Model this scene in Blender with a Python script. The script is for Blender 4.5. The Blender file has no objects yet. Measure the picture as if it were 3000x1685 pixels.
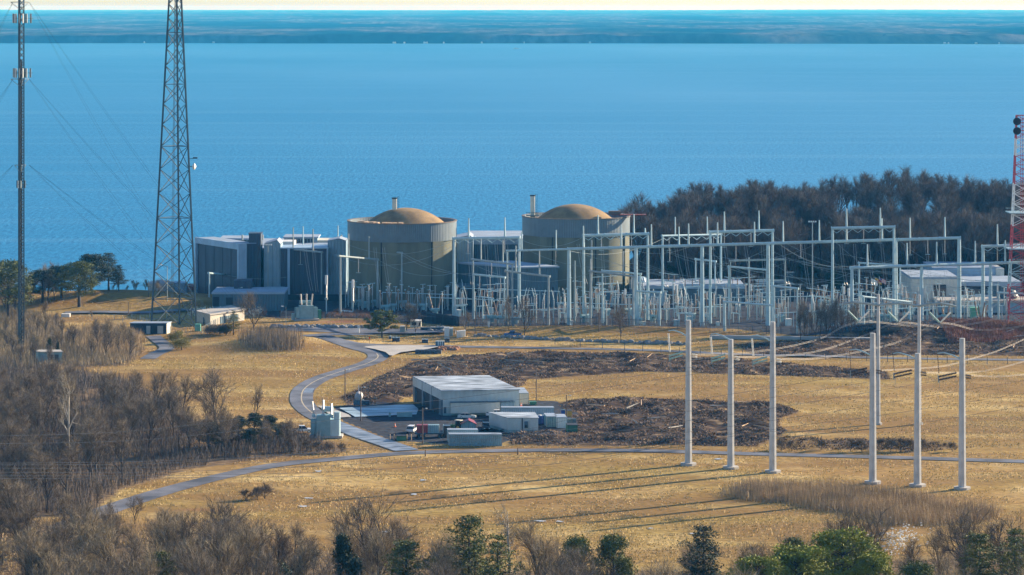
import bpy, math, random
import numpy as np
from mathutils import Vector, Matrix, noise
random.seed(7); np.random.seed(7)
R = math.radians
SC = bpy.context.scene
COL = SC.collection

# ------------------------------------------------------------------ camera, sky, sun, exposure
F, H, HY = 8900.0, 110.0, 20.0          # focal length in photo pixels, eye height, horizon row
cd = bpy.data.cameras.new('camera'); cam = bpy.data.objects.new('camera', cd); COL.objects.link(cam)
cam.location = (0, 0, H); cam.rotation_euler = (R(90), 0, 0)
cd.sensor_width = 36; cd.lens = F / 3000 * 36; cd.shift_y = -(842.5 - HY) / 3000
cd.clip_start = 5; cd.clip_end = 200000
SC.camera = cam
SC.view_settings.view_transform = 'Standard'; SC.view_settings.look = 'None'
SC.view_settings.exposure = 1.27; SC.view_settings.gamma = 1
SUN_AZ, SUN_EL = 33.0, 18.5             # azimuth measured from +X towards +Y
w = bpy.data.worlds.new('World'); SC.world = w; w.use_nodes = True
nt = w.node_tree; nt.nodes.clear()
sky = nt.nodes.new('ShaderNodeTexSky'); sky.sky_type = 'NISHITA'; sky.sun_disc = False
sky.sun_elevation = R(SUN_EL); sky.sun_rotation = R(90 - SUN_AZ); sky.air_density = 1.0; sky.dust_density = 0.25; sky.ozone_density = 4.6
bg = nt.nodes.new('ShaderNodeBackground'); bg.inputs[1].default_value = 0.083
out = nt.nodes.new('ShaderNodeOutputWorld')
nt.links.new(sky.outputs[0], bg.inputs[0]); nt.links.new(bg.outputs[0], out.inputs[0])
sl = bpy.data.lights.new('sun', 'SUN'); sl.energy = 4.9; sl.angle = R(0.5); sl.color = (1.0, 0.83, 0.62)
so = bpy.data.objects.new('sun', sl); COL.objects.link(so)
sd = Vector((math.cos(R(SUN_EL)) * math.cos(R(SUN_AZ)), math.cos(R(SUN_EL)) * math.sin(R(SUN_AZ)), math.sin(R(SUN_EL))))
so.rotation_euler = sd.to_track_quat('Z', 'Y').to_euler(); so.location = (400, 200, 300)

# ------------------------------------------------------------------ geometry of the view
def GY(py, z=0.0): return (H - z) * F / (py - HY)
def GX(px, Y): return (px - 1500) / F * Y
def G(px, py, z=0.0):
    Y = GY(py, z); return (GX(px, Y), Y, z)
def Z(py, Y): return H - (py - HY) / F * Y
def PX(x, y, z): return 1500 + x * F / y, HY + (H - z) * F / y

# ------------------------------------------------------------------ materials
def _n(nt, t, **k):
    n = nt.nodes.new(t)
    for a, v in k.items(): setattr(n, a, v)
    return n
def mat(name, c, rough=.7, metal=0, var=.15, scale=.6, bump=0, stretch=(1, 1, 1), c2=None, spec=None, trans=0):
    m = bpy.data.materials.new(name); m.use_nodes = True; nt = m.node_tree
    p = nt.nodes['Principled BSDF']; p.inputs['Roughness'].default_value = rough; p.inputs['Metallic'].default_value = metal
    if spec is not None: p.inputs['Specular IOR Level'].default_value = spec
    tc = _n(nt, 'ShaderNodeTexCoord'); mp = _n(nt, 'ShaderNodeMapping'); mp.inputs['Scale'].default_value = stretch
    nt.links.new(tc.outputs['Object'], mp.inputs[0])
    nz = _n(nt, 'ShaderNodeTexNoise'); nz.inputs['Scale'].default_value = scale; nz.inputs['Detail'].default_value = 5
    nt.links.new(mp.outputs[0], nz.inputs['Vector'])
    mr = _n(nt, 'ShaderNodeMapRange'); mr.inputs[1].default_value = .32; mr.inputs[2].default_value = .68
    nt.links.new(nz.outputs['Fac'], mr.inputs[0])
    mx = _n(nt, 'ShaderNodeMix', data_type='RGBA')
    a = [v * (1 - var) for v in c]; b = [min(1, v * (1 + var)) for v in (c2 or c)]
    mx.inputs[6].default_value = (*a, 1); mx.inputs[7].default_value = (*b, 1)
    nt.links.new(mr.outputs[0], mx.inputs[0]); nt.links.new(mx.outputs[2], p.inputs['Base Color'])
    if bump:
        bp = _n(nt, 'ShaderNodeBump'); bp.inputs['Strength'].default_value = 1; bp.inputs['Distance'].default_value = bump
        nt.links.new(nz.outputs['Fac'], bp.inputs['Height']); nt.links.new(bp.outputs[0], p.inputs['Normal'])
    return m
def ribbed(name, c, pitch=.6, depth=.08, axis='X', rough=.5, var=.12):
    """corrugated sheet: a real bump of the given pitch"""
    m = mat(name, c, rough, 0, var, .25)
    nt = m.node_tree; p = nt.nodes['Principled BSDF']
    tc = nt.nodes['Texture Coordinate']; sp = _n(nt, 'ShaderNodeSeparateXYZ'); nt.links.new(tc.outputs['Object'], sp.inputs[0])
    ad = _n(nt, 'ShaderNodeMath', operation='MULTIPLY_ADD'); ad.inputs[1].default_value = .37
    nt.links.new(sp.outputs['Y'], ad.inputs[0]); nt.links.new(sp.outputs['X'], ad.inputs[2])
    mu = _n(nt, 'ShaderNodeMath', operation='MULTIPLY'); mu.inputs[1].default_value = 2 * math.pi / pitch; nt.links.new(ad.outputs[0], mu.inputs[0])
    s = _n(nt, 'ShaderNodeMath', operation='SINE'); nt.links.new(mu.outputs[0], s.inputs[0])
    bp = _n(nt, 'ShaderNodeBump'); bp.inputs['Distance'].default_value = depth; nt.links.new(s.outputs[0], bp.inputs['Height'])
    nt.links.new(bp.outputs[0], p.inputs['Normal'])
    return m
M = dict(
 steel=mat('galvanised_steel', (.42, .57, .60), .45, .0, .1, .5),
 steel_dark=mat('weathered_steel', (.03, .065, .085), .6, .0, .15, .8),
 steel_mid=mat('dull_steel', (.30, .36, .36), .5, 0, .12, .8),
 pole=mat('concrete_grey_pole', (.50, .50, .48), .6, 0, .14, .5),
 wire=mat('bright_wire', (.50, .47, .43), .5, 0, .05, 1),
 wire_dark=mat('dark_wire', (.035, .05, .075), .6, 0, .05, 1),
 insul=mat('glazed_porcelain', (.30, .20, .13), .25, 0, .2, 3),
 insul_grey=mat('grey_porcelain', (.52, .50, .46), .3, 0, .1, 3),
 insul_dark=mat('dark_brown_porcelain', (.035, .025, .03), .3, 0, .2, 3),
 insul_glass=mat('pale_green_glass_insulator', (.35, .52, .48), .2, 0, .1, 3),
 concrete=mat('containment_concrete', (.16, .165, .115), .9, 0, .22, .22, .02, (1, 1, .25)),
 dome=mat('dome_concrete', (.27, .18, .085), .95, 0, .30, .25, .02, (1, 1, .4)),
 pad=mat('pad_concrete', (.42, .40, .36), .9, 0, .12, .3),
 ring=ribbed('ribbed_ring_cladding', (.125, .17, .195), .8, .03),
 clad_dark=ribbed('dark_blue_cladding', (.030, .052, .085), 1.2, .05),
 clad_mid=ribbed('mid_blue_cladding', (.065, .125, .165), 1.0, .06),
 clad_light=ribbed('light_grey_blue_cladding', (.24, .35, .42), 1.2, .06),
 clad_pale=ribbed('pale_trim_cladding', (.33, .46, .58), 2, .03),
 clad_cream=ribbed('cream_cladding', (.62, .60, .52), 1.4, .04),
 roof_white=mat('white_membrane_roof', (.30, .37, .45), .7, 0, .12, .15),
 roof_frost=mat('frosted_roof', (.09, .105, .115), .6, 0, .05, .30, 0, (.5, 1.6, 1), (.60, .68, .74)),
 dark=mat('dark_void_paint', (.012, .018, .028), .7, 0, .2, 1),
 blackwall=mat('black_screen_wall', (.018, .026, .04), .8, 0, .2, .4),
 white=mat('white_paint', (.74, .74, .70), .5, 0, .06, .6),
 cream=mat('cream_paint', (.66, .62, .50), .6, 0, .08, .6),
 beige=mat('beige_paint', (.5, .46, .38), .6, 0, .08, .6),
 brownwall=mat('brown_block_wall', (.17, .13, .10), .9, 0, .15, .5),
 red=mat('aviation_red_paint', (.48, .05, .06), .5, 0, .1, .5),
 orange=mat('orange_plastic', (.85, .16, .03), .5, 0, .05, 1),
 green=mat('dark_green_paint', (.03, .16, .10), .5, 0, .15, 1),
 mint=mat('pale_green_box_paint', (.10, .33, .24), .5, 0, .1, 1),
 teal=ribbed('teal_container_paint', (.16, .30, .34), .5, .05),
 contgrey=ribbed('grey_container_paint', (.42, .48, .50), .5, .05),
 contblue=ribbed('worn_blue_grey_container', (.20, .32, .36), .5, .06, var=.25),
 bluepl=mat('blue_plastic', (.03, .10, .42), .4, 0, .1, 1),
 yellow=mat('yellow_paint', (.55, .33, .06), .5, 0, .1, 1),
 redp=mat('dull_red_paint', (.25, .04, .05), .5, 0, .12, 1),
 trafo=mat('transformer_grey_green', (.22, .36, .38), .5, 0, .12, .7),
 glass=mat('dark_glass', (.02, .03, .04), .1, 0, .1, 1),
 tyre=mat('black_rubber', (.02, .02, .02), .8, 0, .1, 3),
 silver=mat('silver_car_paint', (.42, .44, .44), .3, .3, .05, 1),
 whitecar=mat('white_car_paint', (.72, .72, .72), .3, 0, .03, 1),
 bluecar=mat('blue_car_paint', (.02, .08, .26), .3, 0, .05, 1),
 darkcar=mat('dark_car_paint', (.03, .04, .05), .3, 0, .05, 1),
 tractor=mat('tractor_green_paint', (.03, .13, .04), .4, 0, .1, 1),
 wood=mat('weathered_pole_wood', (.16, .12, .09), .9, 0, .2, 3),
 woodpale=mat('fresh_cut_wood', (.62, .42, .25), .9, 0, .2, 3),
 bark=mat('bare_bark', (.055, .046, .04), .95, 0, .25, 1.5),
 bark_pale=mat('pale_bark', (.40, .36, .30), .9, 0, .25, .6),
 bark_far=mat('dark_wet_bark', (.060, .055, .055), .95, 0, .25, 1.5),
 twig=mat('bare_twigs', (.225, .175, .115), .95, 0, .25, .4),
 twig_far=mat('dark_twigs', (.14, .115, .09), .95, 0, .25, .4),
 twig_pale=mat('pale_brown_twigs', (.33, .26, .155), .95, 0, .25, .4),
 needle=mat('pine_needles', (.12, .135, .022), .8, 0, .35, .5),
 needle_bright=mat('bright_pine_needles', (.21, .225, .015), .8, 0, .35, .4),  # brighter green needles of the round pines
 needle_dark=mat('dark_cedar_needles', (.040, .058, .024), .8, 0, .35, .5),
 shrubgreen=mat('olive_shrub_leaves', (.20, .18, .03), .8, 0, .3, .5),
 reed=mat('dry_reed_stems', (.42, .31, .17), .9, 0, .28, .12),
 tuft=mat('straw_grass_blades', (.62, .45, .19), .9, 0, .22, .04),
 rust=mat('rusty_scrub', (.26, .12, .07), .9, 0, .25, .3),
 brush=mat('cut_brush', (.085, .058, .040), .95, 0, .5, .2, c2=(.27, .18, .11)),
 boulder=mat('grey_boulder', (.26, .25, .24), .9, 0, .25, .8, .05),
 snow=mat('old_snow', (.45, .50, .55), .7, 0, .1, 1),
 soil=mat('red_soil', (.26, .12, .06), .95, 0, .2, .8, .05),
 tank=mat('weathered_tank_wall', (.40, .38, .36), .7, 0, .12, .2),
 rustroof=mat('rust_red_roof', (.22, .06, .05), .8, 0, .2, .4),
)

# ------------------------------------------------------------------ object helpers
ABS = {}
def tag(o, label=None, cat=None, group=None, kind=None):
    if label: o['label'] = label
    if cat: o['category'] = cat
    if group: o['group'] = group
    if kind: o['kind'] = kind
    return o
def thing(name, label, cat, loc=(0, 0, 0), rz=0, group=None):
    o = bpy.data.objects.new(name, None); COL.objects.link(o); o.location = loc; o.rotation_euler = (0, 0, rz)
    o.empty_display_size = 1; ABS[o.name] = Vector(loc)
    return tag(o, label, cat, group)
class MB:
    def __init__(s): s.v = []; s.f = []; s.sm = False
    def add(s, v, f):
        n = len(s.v); s.v.extend(v); s.f.extend([tuple(i + n for i in q) for q in f]); return s
    def prism(s, poly, z0, z1, top=None):
        n = len(poly); v = [(x, y, z0) for x, y in poly] + [(x, y, z1) for x, y in (top or poly)]
        return s.add(v, [tuple(range(n))[::-1], tuple(range(n, 2 * n))] + [(i, (i + 1) % n, n + (i + 1) % n, n + i) for i in range(n)])
    def box(s, c, d, rz=0):
        x, y, z = c; a, b, h = d[0] / 2, d[1] / 2, d[2] / 2; C, S = math.cos(rz), math.sin(rz)
        return s.prism([(x + C * p - S * q, y + S * p + C * q) for p, q in ((-a, -b), (a, -b), (a, b), (-a, b))], z - h, z + h)
    def tube(s, p0, p1, r0, r1=None, n=6, cap=True):
        p0, p1 = Vector(p0), Vector(p1); r1 = r0 if r1 is None else r1
        d = (p1 - p0)
        if d.length < 1e-6: return s
        d.normalize(); u = d.cross(Vector((0, 0, 1)) if abs(d.z) < .9 else Vector((1, 0, 0))).normalized(); t = d.cross(u)
        v = []
        for p, r in ((p0, r0), (p1, r1)):
            for k in range(n):
                a = 2 * math.pi * (k + .5) / n; v.append(tuple(p + (u * math.cos(a) + t * math.sin(a)) * r))
        f = [(k, (k + 1) % n, n + (k + 1) % n, n + k) for k in range(n)]
        if cap: f += [tuple(range(n))[::-1], tuple(range(n, 2 * n))]
        return s.add(v, f)
    def path(s, pts, r, n=4):
        for a, b in zip(pts, pts[1:]): s.tube(a, b, r, r, n, False)
        return s
    def lathe(s, c, prof, n=48, a0=0, a1=2 * math.pi):
        full = abs(a1 - a0 - 2 * math.pi) < 1e-6; m = n if full else n + 1
        v = [(c[0] + r * math.cos(a0 + (a1 - a0) * k / n), c[1] + r * math.sin(a0 + (a1 - a0) * k / n), c[2] + z) for r, z in prof for k in range(m)]
        f = []
        for i in range(len(prof) - 1):
            for k in range(n): f.append((i * m + k, i * m + (k + 1) % m, (i + 1) * m + (k + 1) % m, (i + 1) * m + k))
        return s.add(v, f)
    def ins(s, p0, p1, r, k=7):
        """ribbed insulator string"""
        p0, p1 = Vector(p0), Vector(p1)
        for i in range(k):
            a = p0.lerp(p1, i / k); b = p0.lerp(p1, (i + .55) / k); c = p0.lerp(p1, (i + 1) / k)
            s.tube(a, b, r, r * .8, 6, False); s.tube(b, c, r * .45, r * .45, 4, False)
        return s
    def smooth(s): s.sm = True; return s
    def build(s, name, m, parent=None):
        me = bpy.data.meshes.new(name); off = ABS.get(parent.name, Vector()) if parent else Vector()
        me.from_pydata([(a - off.x, b - off.y, c - off.z) for a, b, c in s.v] if off.length else s.v, [], s.f)
        me.materials.append(M[m] if isinstance(m, str) else m)
        if s.sm: me.polygons.foreach_set('use_smooth', [True] * len(me.polygons))
        me.update()
        o = bpy.data.objects.new(name, me); COL.objects.link(o)
        if parent: o.parent = parent; ABS[o.name] = off
        return o
def npmesh(name, V, Fc, m, k=3):
    me = bpy.data.meshes.new(name); me.vertices.add(len(V)); me.vertices.foreach_set('co', np.asarray(V, dtype=np.float32).ravel())
    nf = len(Fc); me.loops.add(nf * k); me.polygons.add(nf)
    me.loops.foreach_set('vertex_index', np.asarray(Fc, dtype=np.int32).ravel())
    me.polygons.foreach_set('loop_start', np.arange(0, nf * k, k, dtype=np.int32)); me.polygons.foreach_set('loop_total', np.full(nf, k, dtype=np.int32))
    me.materials.append(M[m] if isinstance(m, str) else m); me.update(calc_edges=True); me.validate()
    return me
def npobj(name, V, Fc, m, k=3, parent=None):
    o = bpy.data.objects.new(name, npmesh(name, V, Fc, m, k)); COL.objects.link(o)
    if parent: o.parent = parent
    return o
def copy_tree(o, parent=None):
    c = o.copy(); COL.objects.link(c); c.parent = parent
    for ch in list(o.children): copy_tree(ch, c)
    return c

# ------------------------------------------------------------------ terrain
def sstep(a, b, t):
    t = np.clip((t - a) / (b - a), 0, 1); return t * t * (3 - 2 * t)
def vnoise(x, y, s, seed=0):
    """smooth value noise, numpy"""
    x = x / s + seed * 17.3; y = y / s + seed * 9.1
    xi = np.floor(x); yi = np.floor(y); fx = x - xi; fy = y - yi; fx = fx * fx * (3 - 2 * fx); fy = fy * fy * (3 - 2 * fy)
    def h(i, j):
        t = np.sin(i * 127.1 + j * 311.7 + seed * 74.7) * 43758.5453; return t - np.floor(t)
    return (h(xi, yi) * (1 - fx) + h(xi + 1, yi) * fx) * (1 - fy) + (h(xi, yi + 1) * (1 - fx) + h(xi + 1, yi + 1) * fx) * fy
def inpoly(px, py, poly):
    r = np.zeros(px.shape, bool); n = len(poly)
    for i in range(n):
        x1, y1 = poly[i]; x2, y2 = poly[(i + 1) % n]
        if y1 == y2: continue
        c = ((y1 > py) != (y2 > py)) & (px < (x2 - x1) * (py - y1) / (y2 - y1) + x1); r ^= c
    return r
def wpoly(pts): return [G(a, b)[:2] for a, b in pts]     # outline on the ground
S = 3000 / 2576
def dp(*p): return [(a * S, b * S) for a, b in p]
BURN1 = wpoly(dp((860, 1000), (935, 955), (1040, 912), (1180, 893), (1400, 886), (1700, 893), (1850, 905), (2100, 925), (2230, 935), (2240, 955), (2030, 948), (1800, 940), (1640, 935), (1500, 942), (1330, 955), (1300, 985), (1040, 990), (1000, 1012), (880, 1020)))
BURN2 = wpoly(dp((1400, 1018), (1450, 1008), (1640, 1003), (1800, 1010), (1960, 1018), (2010, 1035), (1960, 1055), (1960, 1075), (1980, 1085), (1900, 1122), (1500, 1125), (1290, 1122), (1270, 1095), (1430, 1085), (1440, 1050)))
BURN3 = wpoly(dp((1850, 868), (2040, 856), (2150, 845), (2330, 838), (2900, 840), (2900, 897), (2350, 893), (2100, 897), (1900, 890)))
BURN4 = wpoly(dp((1960, 1098), (2350, 1108), (2450, 1125), (2300, 1138), (1960, 1130)))
WOODL = wpoly(dp((-60, 900), (90, 925), (200, 930), (330, 955), (420, 1010), (470, 1060), (620, 1095), (760, 1085), (850, 1120), (870, 1135), (640, 1158), (480, 1180), (300, 1235), (230, 1300), (-100, 1300)))
WOODL2 = wpoly(dp((-60, 770), (150, 800), (160, 840), (340, 850), (370, 880), (330, 920), (150, 925), (-60, 930)))
FORE = wpoly(dp((-200, 1290), (300, 1330), (900, 1400), (1300, 1440), (1900, 1440), (2250, 1400), (2800, 1370), (3400, 2600), (-900, 2600)))
YARD = wpoly(dp((590, 765), (700, 755), (1600, 738), (3100, 728), (3100, 836), (2250, 850), (2000, 852), (1850, 835), (1500, 830), (1230, 828), (1100, 815), (900, 800), (700, 800), (620, 790)))
GRAVEL = wpoly(dp((840, 1022), (930, 1012), (1040, 1015), (1310, 1005), (1400, 1010), (1452, 1040), (1452, 1085), (1400, 1100), (1290, 1105), (1250, 1122), (1110, 1118), (985, 1108), (860, 1056)))
def pdist(x, y, poly):
    d = np.full(x.shape, 1e9)
    for i in range(len(poly)):
        ax, ay = poly[i]; bx, by = poly[(i + 1) % len(poly)]; dx, dy = bx - ax, by - ay
        t = np.clip(((x - ax) * dx + (y - ay) * dy) / (dx * dx + dy * dy + 1e-9), 0, 1)
        d = np.minimum(d, np.hypot(x - ax - t * dx, y - ay - t * dy))
    return np.where(inpoly(x, y, poly), d, -d)
def shore(x):
    s = 1178 + 60 * sstep(-118, -95, x) + 115 * sstep(20, 90, x)
    return s + 25 * (vnoise(x, x * 0, 60, 3) - .5)
MOUNDS = [(-148, 1125, 46, 26, 5.0), (142, 1018, 46, 15, 4.6), (30, 1032, 62, 9, 1.6), (-75, 985, 22, 26, 2.2)]
def hz(x, y):
    x = np.asarray(x, float); y = np.asarray(y, float)
    z = np.zeros(x.shape)
    for cx, cy, rx, ry, h in MOUNDS: z = z + h * np.exp(-((x - cx) / rx) ** 2 - ((y - cy) / ry) ** 2)
    z = z + 17 * sstep(1195, 1300, y) * sstep(15, 110, x + 20 * (vnoise(x, y, 50, 5) - .5))
    z = z + (0.5 * (vnoise(x, y, 40, 1) - .5))
    for P in (BURN1, BURN2, BURN3):
        d = pdist(x, y, P); m = sstep(-2, 5, d)
        z = z + m * (1.5 * (vnoise(x, y, 7.5, 2) - .4) + 1.1 * (vnoise(x, y, 3.4, 4) - .5) + .3)
    sh = shore(x); z = z - (z + 16) * sstep(-4, 26, y - sh)
    return z
def gz(x, y): return float(hz(np.array([float(x)]), np.array([float(y)]))[0])
def grid(xs, ys):
    X, Yy = np.meshgrid(xs, ys); nx, ny = len(xs), len(ys)
    i = (np.arange(ny - 1)[:, None] * nx + np.arange(nx - 1)[None, :]).ravel()
    return X.ravel(), Yy.ravel(), np.stack([i, i + 1, i + nx + 1, i + nx], 1)
xs = np.concatenate([np.linspace(-3000, -270, 24), np.arange(-260, 280, 1.7), np.linspace(290, 3000, 24)])
ys = np.concatenate([np.linspace(-250, 440, 14), np.linspace(450, 560, 20), np.arange(563, 1130, 1.7), np.arange(1133, 1600, 7), ])
gx, gy, gf = grid(xs, ys); gzv = hz(gx, gy)

def attr(me, name, a):
    at = me.attributes.new(name, 'FLOAT', 'POINT'); at.data.foreach_set('value', a.astype(np.float32))
gm = bpy.data.materials.new('ground_cover'); gm.use_nodes = True; nt = gm.node_tree; P = nt.nodes['Principled BSDF']
P.inputs['Roughness'].default_value = .95; P.inputs['Specular IOR Level'].default_value = .05
geo = _n(nt, 'ShaderNodeNewGeometry')
def NZ(scale, st=(1, 1, 1), det=6):
    mp = _n(nt, 'ShaderNodeMapping'); mp.inputs['Scale'].default_value = st; nt.links.new(geo.outputs['Position'], mp.inputs[0])
    n = _n(nt, 'ShaderNodeTexNoise'); n.inputs['Scale'].default_value = scale; n.inputs['Detail'].default_value = det; nt.links.new(mp.outputs[0], n.inputs['Vector']); return n.outputs['Fac']
def RMP(fac, stops):
    r = _n(nt, 'ShaderNodeValToRGB'); e = r.color_ramp.elements
    while len(e) < len(stops): e.new(.5)
    for q, (p, c) in zip(e, stops): q.position = p; q.color = (*c, 1)
    nt.links.new(fac, r.inputs[0]); return r.outputs[0]
def MIX(f, a, b):
    m = _n(nt, 'ShaderNodeMix', data_type='RGBA')
    for s, v in ((0, f), (6, a), (7, b)):
        if isinstance(v, (tuple, float)): m.inputs[s].default_value = v if isinstance(v, float) else (*v, 1)
        else: nt.links.new(v, m.inputs[s])
    return m.outputs[2]
def ATT(n, lo=.3, hi=.7, nf=None, amt=.8):
    a = _n(nt, 'ShaderNodeAttribute'); a.attribute_name = n
    ad = _n(nt, 'ShaderNodeMath', operation='MULTIPLY_ADD'); nt.links.new(nf, ad.inputs[0]); ad.inputs[1].default_value = amt; nt.links.new(a.outputs['Fac'], ad.inputs[2])
    m = _n(nt, 'ShaderNodeMapRange'); m.inputs[1].default_value = lo + amt / 2; m.inputs[2].default_value = hi + amt / 2; nt.links.new(ad.outputs[0], m.inputs[0]); return m.outputs[0]
n_big = NZ(.016, (.7, 1.5, 1), 8); n_h = NZ(.03, (.45, 1.7, 1), 10); n_mid = NZ(.07, (1, .7, 1), 8); n_fine = NZ(.8, (.6, 1, 1), 6); n_str = NZ(.045, (.35, 1.8, 1), 9)
grass = RMP(n_mid, [(.33, (.32, .20, .06)), (.48, (.58, .41, .155)), (.6, (.78, .59, .27)), (.72, (.47, .315, .09))])
grass = MIX(RMP(n_str, [(.38, (0, 0, 0)), (.62, (1, 1, 1))]), grass, (.42, .265, .095))
grass = MIX(RMP(n_big, [(.40, (0, 0, 0)), (.60, (.6, .6, .6))]), grass, (.33, .235, .065))
fineR = RMP(n_fine, [(.35, (.62, .62, .62)), (.65, (1.0, 1.0, 1.0))])
mm = _n(nt, 'ShaderNodeMix', data_type='RGBA', blend_type='MULTIPLY'); mm.inputs[0].default_value = 1; nt.links.new(grass, mm.inputs[6]); nt.links.new(fineR, mm.inputs[7]); c = mm.outputs[2]
c = MIX(RMP(n_h, [(.42, (0, 0, 0)), (.57, (.85, .85, .85))]), c, (.25, .15, .055))
litter = RMP(n_fine, [(.3, (.09, .06, .035)), (.5, (.19, .13, .075)), (.7, (.32, .225, .12))])
n_b = NZ(.22, (.7, 1.2, 1), 9)
burn = RMP(n_b, [(.33, (.020, .015, .013)), (.48, (.075, .050, .036)), (.60, (.12, .088, .06)), (.68, (.34, .24, .14)), (.78, (.5, .36, .18))])
n_g = NZ(.6, (1, 1, 1), 5)
gravel = RMP(n_g, [(.3, (.035, .042, .055)), (.6, (.065, .07, .082)), (.8, (.13, .125, .125))])
n_m2 = NZ(.09, (1, 1, 1), 7)
c = MIX(ATT('wood', .3, .7, n_m2), c, litter)
c = MIX(ATT('burn', .25, .6, n_m2, 1.0), c, burn)
c = MIX(ATT('rustc', .3, .8, n_m2, 1.0), c, (.30, .15, .08))
c = MIX(ATT('yard', .4, .6, n_m2, .3), c, gravel)
vd = _n(nt, 'ShaderNodeVectorMath', operation='DISTANCE'); vd.inputs[1].default_value = (96, 770, 0); nt.links.new(geo.outputs['Position'], vd.inputs[0])
sn = _n(nt, 'ShaderNodeMath', operation='MULTIPLY_ADD'); sn.inputs[1].default_value = 1.7; nt.links.new(vd.outputs['Value'], sn.inputs[0]); m3 = _n(nt, 'ShaderNodeMath', operation='MULTIPLY'); m3.inputs[1].default_value = 9; nt.links.new(n_mid, m3.inputs[0]); nt.links.new(m3.outputs[0], sn.inputs[2])
s2 = _n(nt, 'ShaderNodeMath', operation='SINE'); nt.links.new(sn.outputs[0], s2.inputs[0]); mk = _n(nt, 'ShaderNodeAttribute'); mk.attribute_name = 'mow'; m4 = _n(nt, 'ShaderNodeMath', operation='MULTIPLY', use_clamp=True); nt.links.new(s2.outputs[0], m4.inputs[0]); nt.links.new(mk.outputs['Fac'], m4.inputs[1])
c = MIX(m4.outputs[0], c, (.24, .15, .06))
snow = NZ(.035, (.5, 1.6, 1), 7); c = MIX(RMP(snow, [(.735, (0, 0, 0)), (.75, (1, 1, 1))]), c, (.7, .75, .8))
nt.links.new(c, P.inputs['Base Color'])
bp = _n(nt, 'ShaderNodeBump'); bp.inputs['Distance'].default_value = .35; nt.links.new(n_fine, bp.inputs['Height']); nt.links.new(bp.outputs[0], P.inputs['Normal'])
M['ground'] = gm
go = npobj('ground', np.stack([gx, gy, gzv], 1), gf, 'ground', 4); tag(go, kind='structure')
me = go.data; me.polygons.foreach_set('use_smooth', [True] * len(me.polygons))
def sm(P, e=3): return sstep(-e, e, pdist(gx, gy, P))
attr(me, 'wood', np.clip(sm(WOODL) + sm(WOODL2) * .8 + sm(FORE, 12) + sstep(1190, 1230, gy) * sstep(20, 60, gx), 0, 1))
attr(me, 'burn', np.clip(sm(BURN1) + sm(BURN2) + sm(BURN3) + .45 * sm(BURN4, 5), 0, 1))
attr(me, 'rustc', np.clip(.8 * np.exp(-((gx - 165) / 22) ** 2 - ((gy - 1005) / 9) ** 2) + .9 * np.exp(-((gx + 82) / 7) ** 2 - ((gy - 790) / 10) ** 2) + .35 * np.exp(-((gx - 32) / 62) ** 2 - ((gy - 1026) / 6) ** 2) + .9 * np.exp(-((gx + 58) / 15) ** 2 - ((gy - 1062) / 6) ** 2) + .6 * np.exp(-((gx + 68) / 6) ** 2 - ((gy - 664) / 3) ** 2), 0, 1))
attr(me, 'mow', .9 * np.clip(np.exp(-((gx - 120) / 32) ** 2 - ((gy - 800) / 24) ** 2), 0, 1))
attr(me, 'yard', np.clip(sm(YARD, 2) + sm(GRAVEL, 1), 0, 1))

# ------------------------------------------------------------------ water
wm = bpy.data.materials.new('bay_water'); wm.use_nodes = True; nt = wm.node_tree; P = nt.nodes['Principled BSDF']
P.inputs['Roughness'].default_value = .5; P.inputs['Specular IOR Level'].default_value = .08
geo = _n(nt, 'ShaderNodeNewGeometry')
a = NZ(.0011, (.6, .30, 1), 7); b = NZ(.42, (1, .22, 1), 7); st = NZ(.012, (.05, 1.3, 1), 6)
c1 = RMP(a, [(.35, (.016, .185, .375)), (.65, (.055, .25, .455))])
c2 = RMP(b, [(.3, (.66, .74, .80)), (.7, (1.36, 1.24, 1.18))])
mm = _n(nt, 'ShaderNodeMix', data_type='RGBA', blend_type='MULTIPLY'); mm.inputs[0].default_value = 1; nt.links.new(c1, mm.inputs[6]); nt.links.new(c2, mm.inputs[7])
nt.links.new(MIX(RMP(st, [(.54, (0, 0, 0)), (.62, (.16, .16, .16))]), mm.outputs[2], (.16, .36, .52)), P.inputs['Base Color'])
bp = _n(nt, 'ShaderNodeBump'); bp.inputs['Distance'].default_value = .5; nt.links.new(b, bp.inputs['Height']); nt.links.new(bp.outputs[0], P.inputs['Normal'])
M['water'] = wm
wx, wy, wf = grid(np.linspace(-9000, 9000, 13), np.concatenate([[1140, 1500, 2500, 4000], [6000, 8000, 10300]]))
tag(npobj('water', np.stack([wx, wy, wx * 0 - 12], 1), wf, 'water', 4), kind='structure')

# ------------------------------------------------------------------ far shore: low wooded land
fm = bpy.data.materials.new('far_woodland'); fm.use_nodes = True; nt = fm.node_tree; P = nt.nodes['Principled BSDF']; P.inputs['Roughness'].default_value = 1; P.inputs['Specular IOR Level'].default_value = 0
geo = _n(nt, 'ShaderNodeNewGeometry')
a = NZ(.0011, (1, .28, 1), 8); b = NZ(.03, (1, .12, 1), 8)
ca = RMP(a, [(.42, (.003, .022, .026)), (.49, (.03, .05, .055)), (.53, (.09, .095, .095)), (.60, (.02, .04, .045))])
cb = RMP(b, [(.38, (.55, .55, .55)), (.62, (1.4, 1.4, 1.4))])
mm = _n(nt, 'ShaderNodeMix', data_type='RGBA', blend_type='MULTIPLY'); mm.inputs[0].default_value = 1; nt.links.new(ca, mm.inputs[6]); nt.links.new(cb, mm.inputs[7])
nt.links.new(mm.outputs[2], P.inputs['Base Color']); M['farland'] = fm
rows = 10060 * (60000 / 10060.) ** (np.linspace(0, 1, 150) ** 1.25)
u = np.linspace(-1, 1, 520); Xf = (u[None, :] * rows[:, None] * .24); Yf = np.repeat(rows[:, None], 520, 1)
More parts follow.
